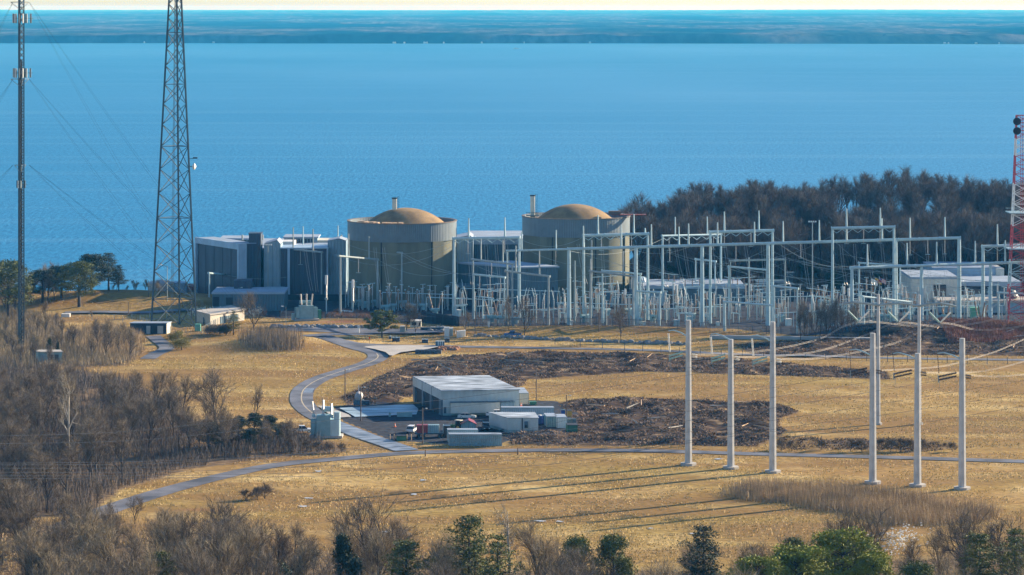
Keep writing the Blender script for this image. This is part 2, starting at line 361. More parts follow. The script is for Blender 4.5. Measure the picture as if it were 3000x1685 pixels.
Yf[0] = 10050 + 260 * (vnoise(Xf[0], Xf[0] * 0, 700, 2) - .5) - Xf[0] * .07; Yf[1] = Yf[0] + 4; Yf[2] = np.maximum(Yf[2], Yf[1] + 15); Yf[3] = np.maximum(Yf[3], Yf[2] + 20)
Yf[4:] += -Xf[4:] * .07 * np.linspace(1, 0, 146)[:, None]
Yf = np.maximum.accumulate(Yf, 0)
Zf = 4 + 13 * vnoise(Xf, Yf, 55, 1) * (.4 + .6 * vnoise(Xf, Yf, 900, 4)) + 22 * sstep(10000, 24000, Yf) * vnoise(Xf, Yf, 3500, 7) + 20 * sstep(11000, 40000, Yf) + 6
Zf[0] = -13; Zf[1] = -11 ; Zf[2] = np.maximum(Zf[2], 3 + 6 * vnoise(Xf[2], Xf[2] * 0, 35, 6))
i = (np.arange(149)[:, None] * 520 + np.arange(519)[None, :]).ravel()
tag(npobj('far_shore', np.stack([Xf.ravel(), Yf.ravel(), Zf.ravel()], 1), np.stack([i, i + 1, i + 521, i + 520], 1), 'farland', 4), kind='structure')
# ------------------------------------------------------------------ roads and paved sheets
def catm(pts, k=8):
    o = []; n = len(pts)
    for i in range(n - 1):
        p0, p1, p2, p3 = pts[max(0, i - 1)], pts[i], pts[i + 1], pts[min(n - 1, i + 2)]
        for j in range(k):
            t = j / k; o.append(tuple(.5 * ((2 * p1[a]) + (-p0[a] + p2[a]) * t + (2 * p0[a] - 5 * p1[a] + 4 * p2[a] - p3[a]) * t * t + (-p0[a] + 3 * p1[a] - 3 * p2[a] + p3[a]) * t ** 3) for a in range(len(p1))))
    return o + [pts[-1]]
asph = mat('worn_asphalt', (.065, .073, .088), .7, 0, .25, .12, 0, (1, 1, 1), (.15, .155, .175)); M['asphalt'] = asph
M['asphalt_frost'] = mat('frosted_asphalt', (.05, .07, .10), .5, 0, .1, .28, 0, (.6, 1.3, 1), (.34, .40, .47)); M['frost_pad'] = mat('frosted_concrete_pad', (.04, .09, .12), .5, 0, .1, .16, 0, (.5, 1.6, 1), (.46, .60, .68))
M['line'] = mat('faded_line_paint', (.5, .42, .28), .8, 0, .2, .6)
ROADS = []
def strip(name, pts, wd, dz, m, off=0.0, k=8):
    c = catm([G(a, b)[:2] for a, b in pts], k); ROADS.append([(q[0], q[1], (max(wd) if isinstance(wd, (list, tuple)) else wd) / 2 + .6) for q in c[::4] + c[-1:]]); P_ = np.array(c); T = np.gradient(P_, axis=0); T /= np.linalg.norm(T, axis=1)[:, None]; N = np.stack([-T[:, 1], T[:, 0]], 1)
    W = np.interp(np.linspace(0, 1, len(c)), np.linspace(0, 1, len(wd)), wd)[:, None] / 2 if isinstance(wd, (list, tuple)) else wd / 2
    L = P_ + N * (W + off); Rr = P_ + N * (-W + off); mid = (L + Rr) / 2
    V = np.concatenate([np.stack([q[:, 0], q[:, 1], hz(q[:, 0], q[:, 1])], 1) for q in (L, mid, Rr)]); n = len(c)
    zz = np.maximum.reduce([V[:n, 2], V[n:2 * n, 2], V[2 * n:, 2]]); V[:, 2] = np.tile(zz, 3) + .12 + dz
    f = [(a + i, a + n + i, a + n + i + 1, a + i + 1) for a in (0, n) for i in range(n - 1)]
    o = MB().add([tuple(v) for v in V], f).build(name, m); o['kind'] = 'structure'; return o
def za(*p): return [(800 + a / 3.618, 950 + b / 3.618) for a, b in p]
road = za((1420, 1345), (1195, 1265), (980, 1190), (790, 1112), (610, 1040), (445, 955), (335, 865), (300, 780), (335, 680), (485, 585), (735, 500), (1000, 418), (1110, 355), (1065, 305), (845, 262), (640, 215), (480, 165))
strip('winding_road', road, 6.6, 0, 'asphalt')
strip('winding_road_line', road[2:-2], .32, .03, 'line')
strip('frosty_road_stretch', road[0:5], 6.0, .015, 'asphalt_frost'); strip('frosty_road_bend', road[6:9], 2.6, .015, 'asphalt_frost', -1.4)
strip('lower_road', dp((150, 1330), (230, 1300), (300, 1275), (420, 1236), (540, 1204), (690, 1172), (850, 1155), (1010, 1142), (1180, 1137), (1400, 1135), (1700, 1138), (2000, 1144), (2300, 1152), (2700, 1165), (3300, 1186), (3900, 1207)), [6.8, 6.8, 6, 5.4, 5, 5, 5, 5, 5], .005, 'asphalt')
strip('upper_road', za((700, 228), (900, 238), (1300, 238), (1800, 236)) + dp((1400, 877), (1650, 882), (1900, 892), (2200, 900), (2700, 907), (3200, 914), (3800, 922)), [9, 8, 6, 5, 5, 5, 5, 5], .004, 'asphalt')
strip('loop_road', za((470, 185), (420, 160), (500, 140), (640, 125), (960, 112)) + [(1110, 972)], 7, .008, 'asphalt')
strip('parking_road', [(840, 967), (930, 968), (1040, 972), (1200, 975), (1290, 973)], 15, .002, 'asphalt')
strip('gatehouse_road', [(190, 922), (300, 921), (420, 922), (560, 916), (700, 925)], 7, 0, 'asphalt')
def sheet(name, pts, m, dz):
    w_ = [G(a, b)[:2] for a, b in pts]; zz = max(gz(*p) for p in w_) + .1 + dz
    o = MB().add([(x, y, zz) for x, y in w_], [tuple(range(len(w_)))]).build(name, m); o['kind'] = 'structure'
sheet('pale_pavement_apron', za((930, 262), (1100, 250), (1500, 245), (1800, 250), (1650, 285), (1480, 305), (1350, 322), (1270, 358), (1232, 352), (1190, 318), (1080, 288)), 'pad', .13)
sheet('frosty_wash_pad', za((700, 890), (1480, 850), (1540, 900), (1520, 960), (870, 985)), 'frost_pad', .1)
sheet('pale_pad_edge', za((470, 865), (560, 868), (800, 960), (830, 985), (640, 995), (560, 930)), 'pad', .16)
strip('gravel_track', dp((372, 905), (392, 893), (420, 878), (400, 858), (385, 845)), 5, .02, 'asphalt')

# ------------------------------------------------------------------ simple blocks seen square on
def fb(mb, x0, x1, ytop, Y, depth, z0=0.0, ybot=None, ztop=None):
    z1 = Z(ytop, Y) if ztop is None else ztop
    if ybot is not None: z0 = Z(ybot, Y)
    a, b = GX(x0, Y), GX(x1, Y); mb.prism([(a, Y), (b, Y), (b, Y + depth), (a, Y + depth)], z0, z1); return mb
def block(name, label, cat, x0, x1, ytop, Y, depth, m, roof='roof_white', z0=0.0, trim=None, parts=()):
    cx = (GX(x0, Y) + GX(x1, Y)) / 2; t = thing(name, label, cat, (cx, Y, z0))
    fb(MB(), x0, x1, ytop, Y, depth, z0).build('wall', m, t)
    z1 = Z(ytop, Y); a, b = GX(x0, Y), GX(x1, Y)
    MB().prism([(a - .25, Y - .25), (b + .25, Y - .25), (b + .25, Y + depth + .25), (a - .25, Y + depth + .25)], z1, z1 + (trim or .45)).build('roof', roof, t)
    for nm, px0, px1, py0, py1, mm_, pr in parts: fb(MB(), px0, px1, py0, Y - pr, pr - .003 if pr > 0 else .2, 0, py1).build(nm, mm_, t)
    return t

# turbine hall: long blue block, near corner at px 702..718
Yc = 1136; z1 = Z(716, Yc)
t = thing('turbine_hall', 'dark blue panelled turbine hall with pale roof edge at the left of the plant', 'building', (GX(690, Yc), Yc, 0))
e1 = Vector((.42, -.90)).normalized(); e2 = Vector((.90, .42)).normalized()
nc = Vector((GX(702, Yc), Yc)); fc = Vector((GX(579, 1167), 1167))
e1 = (nc - fc).normalized(); e2 = Vector((-e1.y, e1.x))
if e2.x < 0: e2 = -e2
rc = nc + e2 * 7; rf = fc + e2 * 7; z1 = 21.2
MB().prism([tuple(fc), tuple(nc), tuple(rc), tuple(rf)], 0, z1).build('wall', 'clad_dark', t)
def along(p, q, t0, t1, out, d=.3): a = p.lerp(q, t0); b = p.lerp(q, t1); n = out.normalized() * d; return [tuple(a + n), tuple(b + n), tuple(b), tuple(a)]
on = Vector((e1.y, -e1.x));  on = on if on.y < 0 else -on
MB().prism(along(fc, nc, -.03, 1.02, on, .8), z1 - 2.0, z1 + .3).build('parapet_band', 'clad_pale', t)
MB().prism([tuple(nc + on * .9 - e1 * .3), tuple(nc + on * .9 + e1 * 1.1), tuple(rc + e1 * 1.1 - e2 * 4.6), tuple(nc - e1 * .3)], 0, z1 + .32).build('pale_corner', 'clad_pale', t)  # pale cladding puts the sunlit side face into the colour
MB().prism(along(fc, nc, -.03, .0, on, .8), 0, z1 - 2.01).build('pale_corner', 'clad_pale', t)
for q in (.2, .4, .6, .8): MB().prism(along(fc, nc, q - .006, q + .006, on, .06), .2, z1 - 2.1).build('panel_joint', 'dark', t)
MB().prism([tuple(fc), tuple(nc), tuple(rc), tuple(rf)], z1 + .01, z1 + .2).build('roof', 'roof_white', t)
# the hall runs on behind the towers to the right
t = block('machine_hall', 'long low pale roofed hall behind the dark stair tower left of the first dome', 'building', 640, 1012, 722, 1168, 34, 'clad_mid', 'roof_white', trim=.5)
for (x0, x1, yt, yb) in ((646, 735, 698, 715), (832, 930, 694, 714)):
    fb(MB(), x0, x1, yt + 4, 1180, 12, 0, yb + 8).build('roof_monitor', 'clad_light', t)
    fb(MB(), x0 - 3, x1 + 3, yt, 1179, 14, 0, yt + 4).build('monitor_roof', 'roof_white', t)
    for k in range(7): fb(MB(), x0 + 22 + k * 9.5, x0 + 28 + k * 9.5, yt + 6, 1179.7, .25, 0, yb - 3).build('louvre', 'steel_dark', t)
fb(MB(), 931, 1012, 704, 1181, 12, 0, 722).build('roof_monitor', 'cream', t)
fb(MB(), 822, 862, 708, 1166, 10, 0, 722).build('roof_curb', 'white', t)
MB().tube((GX(880, 1186), 1186, Z(722, 1186)), (GX(880, 1186), 1186, Z(692, 1186)), .5, None, 8).build('roof_vent', 'steel_dark', t)
for x_ in (710, 770, 1000): MB().tube((GX(x_, 1172), 1172, 20), (GX(x_, 1172), 1172, Z(688, 1172)), .35, None, 6).build('roof_vent', 'steel_mid', t)
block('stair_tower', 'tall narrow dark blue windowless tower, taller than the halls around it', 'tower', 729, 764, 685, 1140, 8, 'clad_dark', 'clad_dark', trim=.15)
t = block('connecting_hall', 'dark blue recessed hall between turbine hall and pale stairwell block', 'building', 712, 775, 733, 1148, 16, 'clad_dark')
# pale block with low gabled parapet
t = thing('gabled_pale_block', 'pale grey blue gabled block right of the dark tower', 'building', (GX(797, 1142), 1142, 0))
def gable(t, x0, x1, xr, ye, yr, Y, d, m, z0=0):
    a, b, c_ = GX(x0, Y), GX(x1, Y), GX(xr, Y); ze, zr = Z(ye, Y), Z(yr, Y)
    f = [(a, Y, z0), (b, Y, z0), (b, Y, ze), (c_, Y, zr), (a, Y, ze)]; v = f + [(x, y + d, z) for x, y, z in f]
    MB().add(v, [(0, 1, 2, 3, 4), (9, 8, 7, 6, 5), (0, 5, 6, 1), (1, 6, 7, 2), (4, 9, 5, 0)]).build('wall', m, t)
    q = .18; MB().add([(a, Y - .3, ze + q), (c_, Y - .3, zr + q), (b, Y - .3, ze + q), (a, Y + d, ze + q), (c_, Y + d, zr + q), (b, Y + d, ze + q), (a, Y - .3, ze - .1), (c_, Y - .3, zr - .1), (b, Y - .3, ze - .1)], [(0, 1, 4, 3), (1, 2, 5, 4), (6, 7, 1, 0), (7, 8, 2, 1)]).build('roof', 'roof_white', t)
gable(t, 773, 822, 812, 716, 704, 1142, 12, 'clad_light')
MB().prism([(GX(797, 1141.9), 1141.9), (GX(798, 1141.9), 1141.9), (GX(798, 1141.9), 1142), (GX(797, 1141.9), 1142)], 0, 20).build('panel_joint', 'clad_mid', t)
t = thing('gabled_end_block', 'pale gabled block hard against the left side of the first dome', 'building', (GX(985, 1144), 1144, 0))
gable(t, 960, 1014, 994, 706, 699, 1144, 10, 'clad_light')
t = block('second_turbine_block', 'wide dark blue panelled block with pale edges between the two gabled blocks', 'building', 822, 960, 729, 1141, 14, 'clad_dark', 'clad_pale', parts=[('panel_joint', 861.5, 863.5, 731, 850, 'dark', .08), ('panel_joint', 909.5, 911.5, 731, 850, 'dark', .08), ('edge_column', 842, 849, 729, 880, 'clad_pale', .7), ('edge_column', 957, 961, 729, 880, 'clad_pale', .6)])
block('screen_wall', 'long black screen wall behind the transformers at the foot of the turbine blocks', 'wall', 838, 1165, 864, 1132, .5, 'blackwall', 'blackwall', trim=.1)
# low office with flat white roof in front of the hall
t = block('low_service_building', 'low flat roofed blue grey service building with dark gridded window under the turbine hall', 'building', 622, 832, 862, 1096, 20, 'clad_mid', 'roof_white', trim=.7, parts=[('window', 662, 682, 872, 893, 'dark', .06), ('door', 624, 642, 870, 897, 'blackwall', .05)])
fb(MB(), 685, 737, 822, 1110, 8, 0, 858).build('plant_room', 'clad_dark', t); fb(MB(), 775, 830, 846, 1108, 8, 0, 858).build('plant_room', 'clad_light', t)

# ------------------------------------------------------------------ containment buildings
def containment(label, px, Y, w, yrim, yband, ydome, dx, dw, stack, phis):
    cx = GX(px, Y); r = w / 2 / F * Y; zr = Z(yrim, Y - r); zb = Z(yband, Y - r)
    t = thing('containment_building', label, 'reactor building', (cx, Y, 0))
    MB().lathe((cx, Y, 0), [(r - .35, 0), (r - .35, zb + .4)], 96).smooth().build('concrete_cylinder', 'concrete', t)
    MB().lathe((cx, Y, 0), [(r - .36, zb), (r + .1, zb), (r + .1, zr - .3), (r + .25, zr - .3), (r + .25, zr), (r - .9, zr), (r - .9, zr - 1.2), (r - 6, zr - 1.4)], 96).build('ring_cladding', 'ring', t)
    MB().lathe((cx, Y, 0), [(r + .26, zr - .12), (r + .3, zr - .12), (r + .3, zr + .12), (r - .5, zr + .12), (r - .5, zr - .1)], 96).build('rim_flashing', 'brownwall', t)
    MB().lathe((cx, Y, 0), [(r - .9, zr - 1.21), (4, zr - 1.3)], 64).build('roof_deck', 'brownwall', t)
    dr = dw / 2 / F * Y; dcx = GX(dx, Y); zt = Z(ydome, Y); hh = zt - (zr - 1.3); Rs = (dr * dr + hh * hh) / (2 * hh); a1 = math.asin(min(1, dr / Rs))
    prof = [(Rs * math.sin(a1 * (1 - k / 20)), zt - Rs + Rs * math.cos(a1 * (1 - k / 20))) for k in range(21)]; prof[-1] = (.01, zt)
    MB().lathe((dcx, Y, 0), prof, 80).smooth().build('dome', 'dome', t)
    for ph in phis:
        b = MB(); a = R(ph); c = Vector((cx + math.cos(a) * (r - .3), Y + math.sin(a) * (r - .3))); b.box((c.x, c.y, zb / 2), (.8, 5.2, zb - .02), a); b.build('buttress', 'concrete', t)
        for s in (-1, 1):
            g = MB(); aa = a + s * 2.75 / r; g.box((cx + math.cos(aa) * (r - .3), Y + math.sin(aa) * (r - .3), zb / 2), (.16, .35, zb - .05), aa); g.build('shadow_gap', 'dark', t)  # dark strips paint the shadow gap beside each buttress
    sx, s0, s1, sw = stack; Ys = Y - 2; sr = sw / 2 / F * Ys; x = GX(sx, Ys)
    s_ = MB().tube((x, Ys, Z(s0, Ys) - 3), (x, Ys, Z(s1, Ys)), sr, sr, 20).build('vent_stack', 'cream', t)
    MB().tube((x, Ys, Z(s1, Ys)), (x, Ys, Z(s1, Ys) - .5), sr + .15, None, 20).build('stack_rim', 'steel_dark', s_)
    l = MB()
    for dx_ in (-.25, .25): l.tube((x + sr + .5 + dx_, Ys, Z(s0, Ys) - 3), (x + sr + .5 + dx_, Ys, Z(s1, Ys) + .4), .07, None, 4)
    for k in range(12): zz = Z(s0, Ys) - 1 + k * .6; l.tube((x + sr + .25, Ys, zz), (x + sr + .75, Ys, zz), .06, None, 4)
    l.build('stack_ladder', 'steel_dark', s_)
    return t, cx, r, zr
t, cx, r, zr = containment('left reactor building, ribbed grey top ring, shallow tan dome, pallets on its rim', 1178, 1131, 318, 657, 711, 609, 1188, 236, (1156, 620, 579, 14), (-118, -47, -10))
rb = random.Random(3)
for k in range(9):
    ph = R(-150 + k * 7.5 + rb.uniform(-2, 2)); rr = r - 2.6 - rb.uniform(0, 1.5); b = MB(); x_, y_ = cx + rr * math.cos(ph), 1131 + rr * math.sin(ph)
    for q in range(4): b.box((x_, y_, zr - .9 + q * .38), (2.6, 1.8, .2), ph + .1 * q)
    o = b.build('pallet_stack', 'woodpale'); tag(o, 'stack of pale timber pallets on the rim of the left reactor building', 'pallets', 'pallets on the reactor roof rim')
t, cx, r, zr = containment('right reactor building, ribbed grey top ring, shallow tan dome, scaffold on its rim', 1687.5, 1150, 314, 643, 697, 598, 1684, 224, (1560.5, 634, 571, 14), (-125, -62, -20))
t = thing('roof_scaffold', 'rust coloured work platform jutting from the right reactor building rim', 'scaffold', (cx + r - 4, 1146, zr))
MB().box((cx + r - .5, 1142, zr + .9), (13, 3, .35)).build('deck', 'rustroof', t); MB().box((cx + r - 6, 1142, zr + 1.7), (4.5, 2.5, 1.3)).build('winch_cabin', 'brownwall', t)
b = MB()
for k in range(8): b.tube((cx + r - 6 + k * 1.7, 1140.6, zr - .3), (cx + r - 6 + k * 1.7, 1140.6, zr + 2), .08, None, 4)
b.tube((cx + r - 6, 1140.6, zr + 2), (cx + r + 6, 1140.6, zr + 2), .07, None, 4); b.build('railing', 'rustroof', t)
t = thing('stack_platform', 'small railed platform round the stack on the right reactor building', 'platform', (GX(1560, 1140), 1140, zr))
b = MB(); xx = GX(1560, 1146)
for k in range(9): b.tube((xx - 2.2 + k * .55, 1146.2, zr + .2), (xx - 2.2 + k * .55, 1146.2, zr + 1.5), .06, None, 4)
b.box((xx, 1147, zr + .25), (4.8, 3, .2)); b.box((xx, 1146.2, zr + 1.5), (4.8, .1, .1)); b.build('railing', 'steel_dark', t)

# auxiliary buildings between and beside the domes
block('dark_infill_building', 'dark blue windowless building seen between the two reactor buildings', 'building', 1384, 1530, 716, 1164, 24, 'clad_mid', 'roof_white', trim=2.2, parts=[('panel_joint', 1422, 1426, 722, 860, 'dark', .06)])
t = thing('light_annex_tower', 'pale grey gabled annex just right of the left reactor building', 'building', (GX(1362, 1150), 1150, 0)); gable(t, 1335, 1386, 1376, 698, 690, 1150, 16, 'clad_light')
t = block('far_pale_hall', 'pale hall roof with louvre strip rising behind the annex between the domes', 'building', 1372, 1535, 694, 1192, 26, 'clad_light', 'roof_white', trim=.5)
for k in range(9): fb(MB(), 1384 + k * 8, 1389 + k * 8, 697, 1191.8, .2, 0, 706).build('louvre', 'steel_dark', t)
t = thing('auxiliary_building', 'blue grey ribbed auxiliary building with pale wedge roof in front of the right reactor building', 'building', (GX(1570, 1116), 1116, 0))
a, b_, c_, d_ = (GX(1342, 1128), 1128), (GX(1522, 1108), 1108), (GX(1634, 1112), 1112), (GX(1500, 1136), 1136)
MB().prism([a, b_, c_, d_], 0, 14.6).build('wall', 'clad_mid', t)
MB().prism([(a[0] - .4, a[1] - .4), (b_[0], b_[1] - .6), (c_[0] + .6, c_[1] - .3), (d_[0], d_[1] + .4)], 14.6, 15.1).build('roof', 'roof_white', t)
fb(MB(), 1610, 1622, 842, 1111.4, .3, 0, 852).build('window', 'dark', t)
t = block('dark_ground_floor', 'low dark wing under the auxiliary building roof between the domes', 'building', 1338, 1500, 842, 1112, 12, 'blackwall', 'clad_mid', trim=.5)
t = thing('inlet_dome_tank', 'pale rounded tank beside the right reactor building', 'tank', (GX(1878, 1140), 1140, 0)); MB().lathe((GX(1872, 1140), 1140, 0), [(3.6, 0), (3.6, 6), (3.4, 7.4), (2.4, 8.6), (.01, 9)], 32).smooth().build('tank_shell', 'clad_light', t)
MB().box((GX(1815, 1128), 1128, 2), (12, 4, 4)).build('pump_house', 'clad_mid', t)

# white buildings to the right of the domes
t = block('white_roofed_workshop', 'low workshop with wide white roof and blue grey wall beyond the gantries', 'building', 1876, 2181, 846, 1122, 26, 'clad_mid', 'roof_white', trim=1.1, parts=[('wall_panel', 1958, 1985, 852, 903, 'brownwall', .25), ('fascia', 1988, 2181, 832, 846, 'clad_pale', .3), ('door', 2080, 2092, 858, 884, 'dark', .05), ('wall_panel', 1885, 1954, 852, 900, 'clad_light', .2)])
fb(MB(), 1905, 1998, 826, 1140, 12, 0, 838).build('roof_unit', 'cream', t); fb(MB(), 1990, 2160, 827, 1142, 14, 0, 838).build('roof_unit', 'roof_white', t)
for x_ in (2002, 2040, 2110): fb(MB(), x_, x_ + 6, 823, 1136, 1.5, 0, 832).build('roof_vent', 'white', t)
block('blue_grey_store', 'small blue grey store by the bluff foot right of the workshop', 'building', 2220, 2302, 829, 1128, 12, 'clad_mid', 'clad_mid', trim=.2)
block('tall_vent_screen', 'tall dull panelled screen right of the small blue grey store', 'screen', 2304, 2325, 799, 1132, 3, 'steel_dark', 'steel_dark', trim=.1)
t = block('white_warehouse', 'broad cream warehouse with pale roof and dark loading opening at the right', 'building', 2670, 2806, 818, 1110, 30, 'clad_cream', 'roof_white', trim=.8, parts=[('loading_opening', 2735, 2772, 834, 888, 'brownwall', .12), ('lintel', 2735, 2772, 834, 845, 'dark', .2)])
t = block('upper_warehouse', 'tall pale upper hall behind the cream warehouse roof', 'building', 2733, 2918, 786, 1140, 26, 'clad_pale', 'roof_white', trim=.3)
fb(MB(), 2918, 2942, 787, 1139, 24, 0, 840).build('lit_end_face', 'clad_cream', t)  # cream cladding paints the sunlit right face of the upper hall
t = block('glazed_wing', 'low wing with long dark window band right of the cream warehouse', 'building', 2806, 2990, 838, 1112, 24, 'clad_mid', 'roof_white', trim=1.6, parts=[('window_band', 2815, 2872, 848, 886, 'brownwall', .1), ('window_band', 2796, 2897, 838, 848, 'dark', .35)])
block('wide_flat_roof', 'low wide pale flat roof in front of the cream warehouse', 'building', 2750, 3040, 888, 1092, 14, 'clad_light', 'pad', trim=1.0)
for i, (x0, x1, y0) in enumerate(((2845, 2858, 866), (2859, 2872, 864), (2873, 2886, 862), (2887, 2902, 866))):
    b = MB(); fb(b, x0, x1, y0, 1106, 2, 0, 880); o = b.build('white_tank_box', 'white'); tag(o, 'white square tote standing on the flat roof by the dark window band', 'tote', 'white totes by the warehouse')
block('teal_kiosk', 'teal switch kiosk below the flat roof at the right', 'kiosk', 2846, 2868, 903, 1062, 4, 'mint', 'mint', trim=.1)
t = thing('bandstand_roof_hut', 'small round hut with conical grey green roof right of the warehouse', 'hut', (GX(2955, 1100), 1100, 0)); MB().lathe((GX(2955, 1100), 1100, 0), [(3, 0), (3, 5.2)], 16).build('wall', 'clad_mid', t); MB().lathe((GX(2955, 1100), 1100, 0), [(3.8, 5), (2.4, 7.4), (.01, 8)], 16).build('roof', 'steel_dark', t)

# tanks, red roofs and intake works beyond the lattice tower
t = thing('storage_tank', 'wide weathered concrete tank left of the lattice tower legs', 'tank', (GX(500, 1150), 1150, 0)); MB().lathe((GX(472, 1150), 1150, 0), [(5, 0), (5, 5.6), (4.8, 5.8), (.01, 6.8)], 40).build('tank_shell', 'tank', t)
t = thing('storage_tank', 'second pale blue tank standing behind the lattice tower', 'tank', (GX(520, 1158), 1158, 0)); MB().lathe((GX(523, 1158), 1158, 0), [(3.5, 0), (3.5, 5), (.01, 5.6)], 32).build('tank_shell', 'clad_pale', t)
block('rust_roofed_shed', 'long shed with rust red roof seen through the lattice tower', 'shed', 470, 574, 850, 1172, 10, 'brownwall', 'rustroof', trim=1.6)
block('pale_blue_store', 'pale blue store in front of the rust roofed shed', 'store', 546, 574, 866, 1146, 6, 'clad_pale', 'white', trim=.2)
block('long_blue_shed', 'long low dark blue shed behind the pines on the left shore', 'shed', 380, 466, 868, 1160, 12, 'clad_mid', 'clad_mid', trim=.2)
# material heap glittering at the hall foot
b = MB(); rr_ = random.Random(5)
for k in range(420):
    x, y = GX(rr_.uniform(560, 765), 1090), rr_.uniform(1078, 1094); s_ = rr_.uniform(.15, .5); b.box((x, y, rr_.uniform(.1, 2.2)), (s_, s_, s_ * 1.3), rr_.random() * 3)
tag(b.build('scrap_heap', 'cream'), 'glittering heap of pale scrap pieces at the foot of the turbine hall', 'heap', kind='stuff')
# white porch building
t = thing('white_guard_building', 'long white guard building with flat roof and carport opening', 'building', (GX(640, 1056), 1056, 0))
ax, ay = GX(577, 1060), 1060; bx, by = GX(616, 1048), 1048; cx_, cy = GX(716, 1066), 1066; q = (ax + cx_ - bx, ay + cy - by)
MB().prism([(ax, ay), (bx, by), (cx_, cy), q], 0, 3.6).build('wall', 'beige', t); MB().prism([(ax - .6, ay), (bx, by - .8), (cx_ + .8, cy), (q[0], q[1] + .5)], 3.6, 4.0).build('roof', 'pad', t)
def onw(x0, x1, z0, z1, m, nm, dd=.06):
    a_ = Vector((bx, by)).lerp(Vector((cx_, cy)), x0); b2 = Vector((bx, by)).lerp(Vector((cx_, cy)), x1); n_ = Vector((cy - by, -(cx_ - bx))).normalized() * dd
    MB().prism([tuple(a_ + n_), tuple(b2 + n_), tuple(b2), tuple(a_)], z0, z1).build(nm, m, t)
onw(.28, .82, .1, 2.5, 'clad_mid', 'carport_opening'); onw(.45, .62, .1, 1.6, 'dark', 'window', .12)
MB().prism([(GX(595, 1053.9), 1053.9 - .3), (GX(598, 1053), 1053 - .3), (GX(598, 1053), 1053), (GX(595, 1053.9), 1053.9)], .1, 2.3).build('door', 'steel_dark', t)

# ------------------------------------------------------------------ masts and towers
def lattice(name, label, px, py, ztop, w0, w1, sides, nb, mlegs, rl, rbrace, rot=0, bands=None, x=None, Y=None, grp=None, legs_n='leg', curve=1.0):
    Y = Y or GY(py); x = GX(px, Y) if x is None else x; z0 = gz(x, Y); t = thing(name, label, 'lattice tower', (x, Y, z0), 0, grp)
    def rad(z): q = (z - z0) / (ztop - z0); return (w0 + (w1 - w0) * q ** curve) / (2 * math.sin(math.pi / sides))
    def pt(k, z): a = rot + 2 * math.pi * k / sides; return (x + rad(z) * math.cos(a), Y + rad(z) * math.sin(a), z)
    zs = [z0]; hcur = (ztop - z0)
    wts = [rad(z0 + (ztop - z0) * i / nb) ** .75 for i in range(nb)]; tot = sum(wts)
    for w_ in wts: zs.append(zs[-1] + (ztop - z0) * w_ / tot)
    bl = bands or [(-99, 999, mlegs)]
    for z_a, z_b, mm_ in bl:
        legs = [MB() for _ in range(sides)]; br = MB(); any_ = False
        for i in range(nb):
            zm = (zs[i] + zs[i + 1]) / 2
            if not (z_a <= zm < z_b): continue
            any_ = True
            for k in range(sides):
                legs[k].tube(pt(k, zs[i]), pt(k, zs[i + 1]), rl, rl, 5)
                br.tube(pt(k, zs[i]), pt(k + 1, zs[i + 1]), rbrace, rbrace, 4, False); br.tube(pt(k + 1, zs[i]), pt(k, zs[i + 1]), rbrace, rbrace, 4, False)
                if i % 3 == 0 or sides == 4: br.tube(pt(k, zs[i + 1]), pt(k + 1, zs[i + 1]), rbrace, rbrace, 4, False)
        if any_:
            for l in legs: l.build('leg', mm_, t)
            br.build('bracing', mm_, t)
    return t, x, Y, z0, pt, zs
t, x, Y, z0, pt, zs = lattice('lattice_tower', 'tall three legged steel lattice tower with a white dish, left of the plant', 515, 958, 119, 15.6, 3.6, 3, 17, 'steel_dark', .33, .14, R(-32))
b = MB()
for k, dx in ((0, -.3), (1, .1), (2, .5)): b.tube((x - 1.4 + dx, Y, z0), (x - .2 + dx * .4, Y, 118), .07, None, 4)
b.build('cable_ladder', 'steel_dark', t)
xd, zd = GX(566, Y), Z(488, Y); dsh = MB().lathe((0, 0, 0), [(0.01, 0), (.9, .35), (1.15, .9), (.8, 1.1), (.01, 1.5)], 20)
dsh.v = [(xd + z_ - .4, Y + a_, zd + b_) for a_, b_, z_ in dsh.v]; dsh.build('microwave_dish', 'white', t)
MB().tube((xd - 2, Y, zd), (xd, Y, zd), .12, None, 5).tube((xd - 1.6, Y, zd + 2.6), (xd + 1, Y, zd + 2.9), .1, None, 5).build('dish_arm', 'steel_dark', t)
MB().box((GX(572, Y), Y, Z(463, Y)), (1.6, .5, .5)).build('small_antenna', 'steel_dark', t)

t, x, Y, z0, pt, zs = lattice('guyed_mast', 'slim dark guyed antenna mast with panel antenna rings at the far left', 61, 1022, 116, 1.75, 1.75, 3, 62, 'steel_dark', .2, .09, R(20))
MB().box((x, Y, (z0 + 92) / 2 + 1), (.9, .9, 92 - z0), .3).build('cable_bundle', 'dark', t)
for py_, half, n_ in ((54, 4.0, 12), (214, 3.8, 12), (540, 2.0, 6)):
    zz = Z(py_, Y); fr = MB()
    for k in range(3):
        a = R(20 + 120 * k); a2 = R(20 + 120 * (k + 1)); fr.tube((x + half * math.cos(a), Y + half * math.sin(a), zz), (x + half * math.cos(a2), Y + half * math.sin(a2), zz), .09, None, 4); fr.tube((x, Y, zz), (x + half * math.cos(a), Y + half * math.sin(a), zz), .09, None, 4)
    f_ = fr.build('antenna_frame', 'steel_dark', t)
    for k in range(n_):
        s_ = k // (n_ // 3); q = (k % (n_ // 3) + .5) / (n_ // 3); a = R(20 + 120 * s_); a2 = R(140 + 120 * s_); X_ = x + half * (math.cos(a) * (1 - q) + math.cos(a2) * q); Y_ = Y + half * (math.sin(a) * (1 - q) + math.sin(a2) * q)
        MB().box((X_, Y_, zz), (.42, .3, 3.0 if half > 3 else 2.4), a).build('panel_antenna', ('white', 'steel_mid', 'steel_dark')[k % 3], f_)
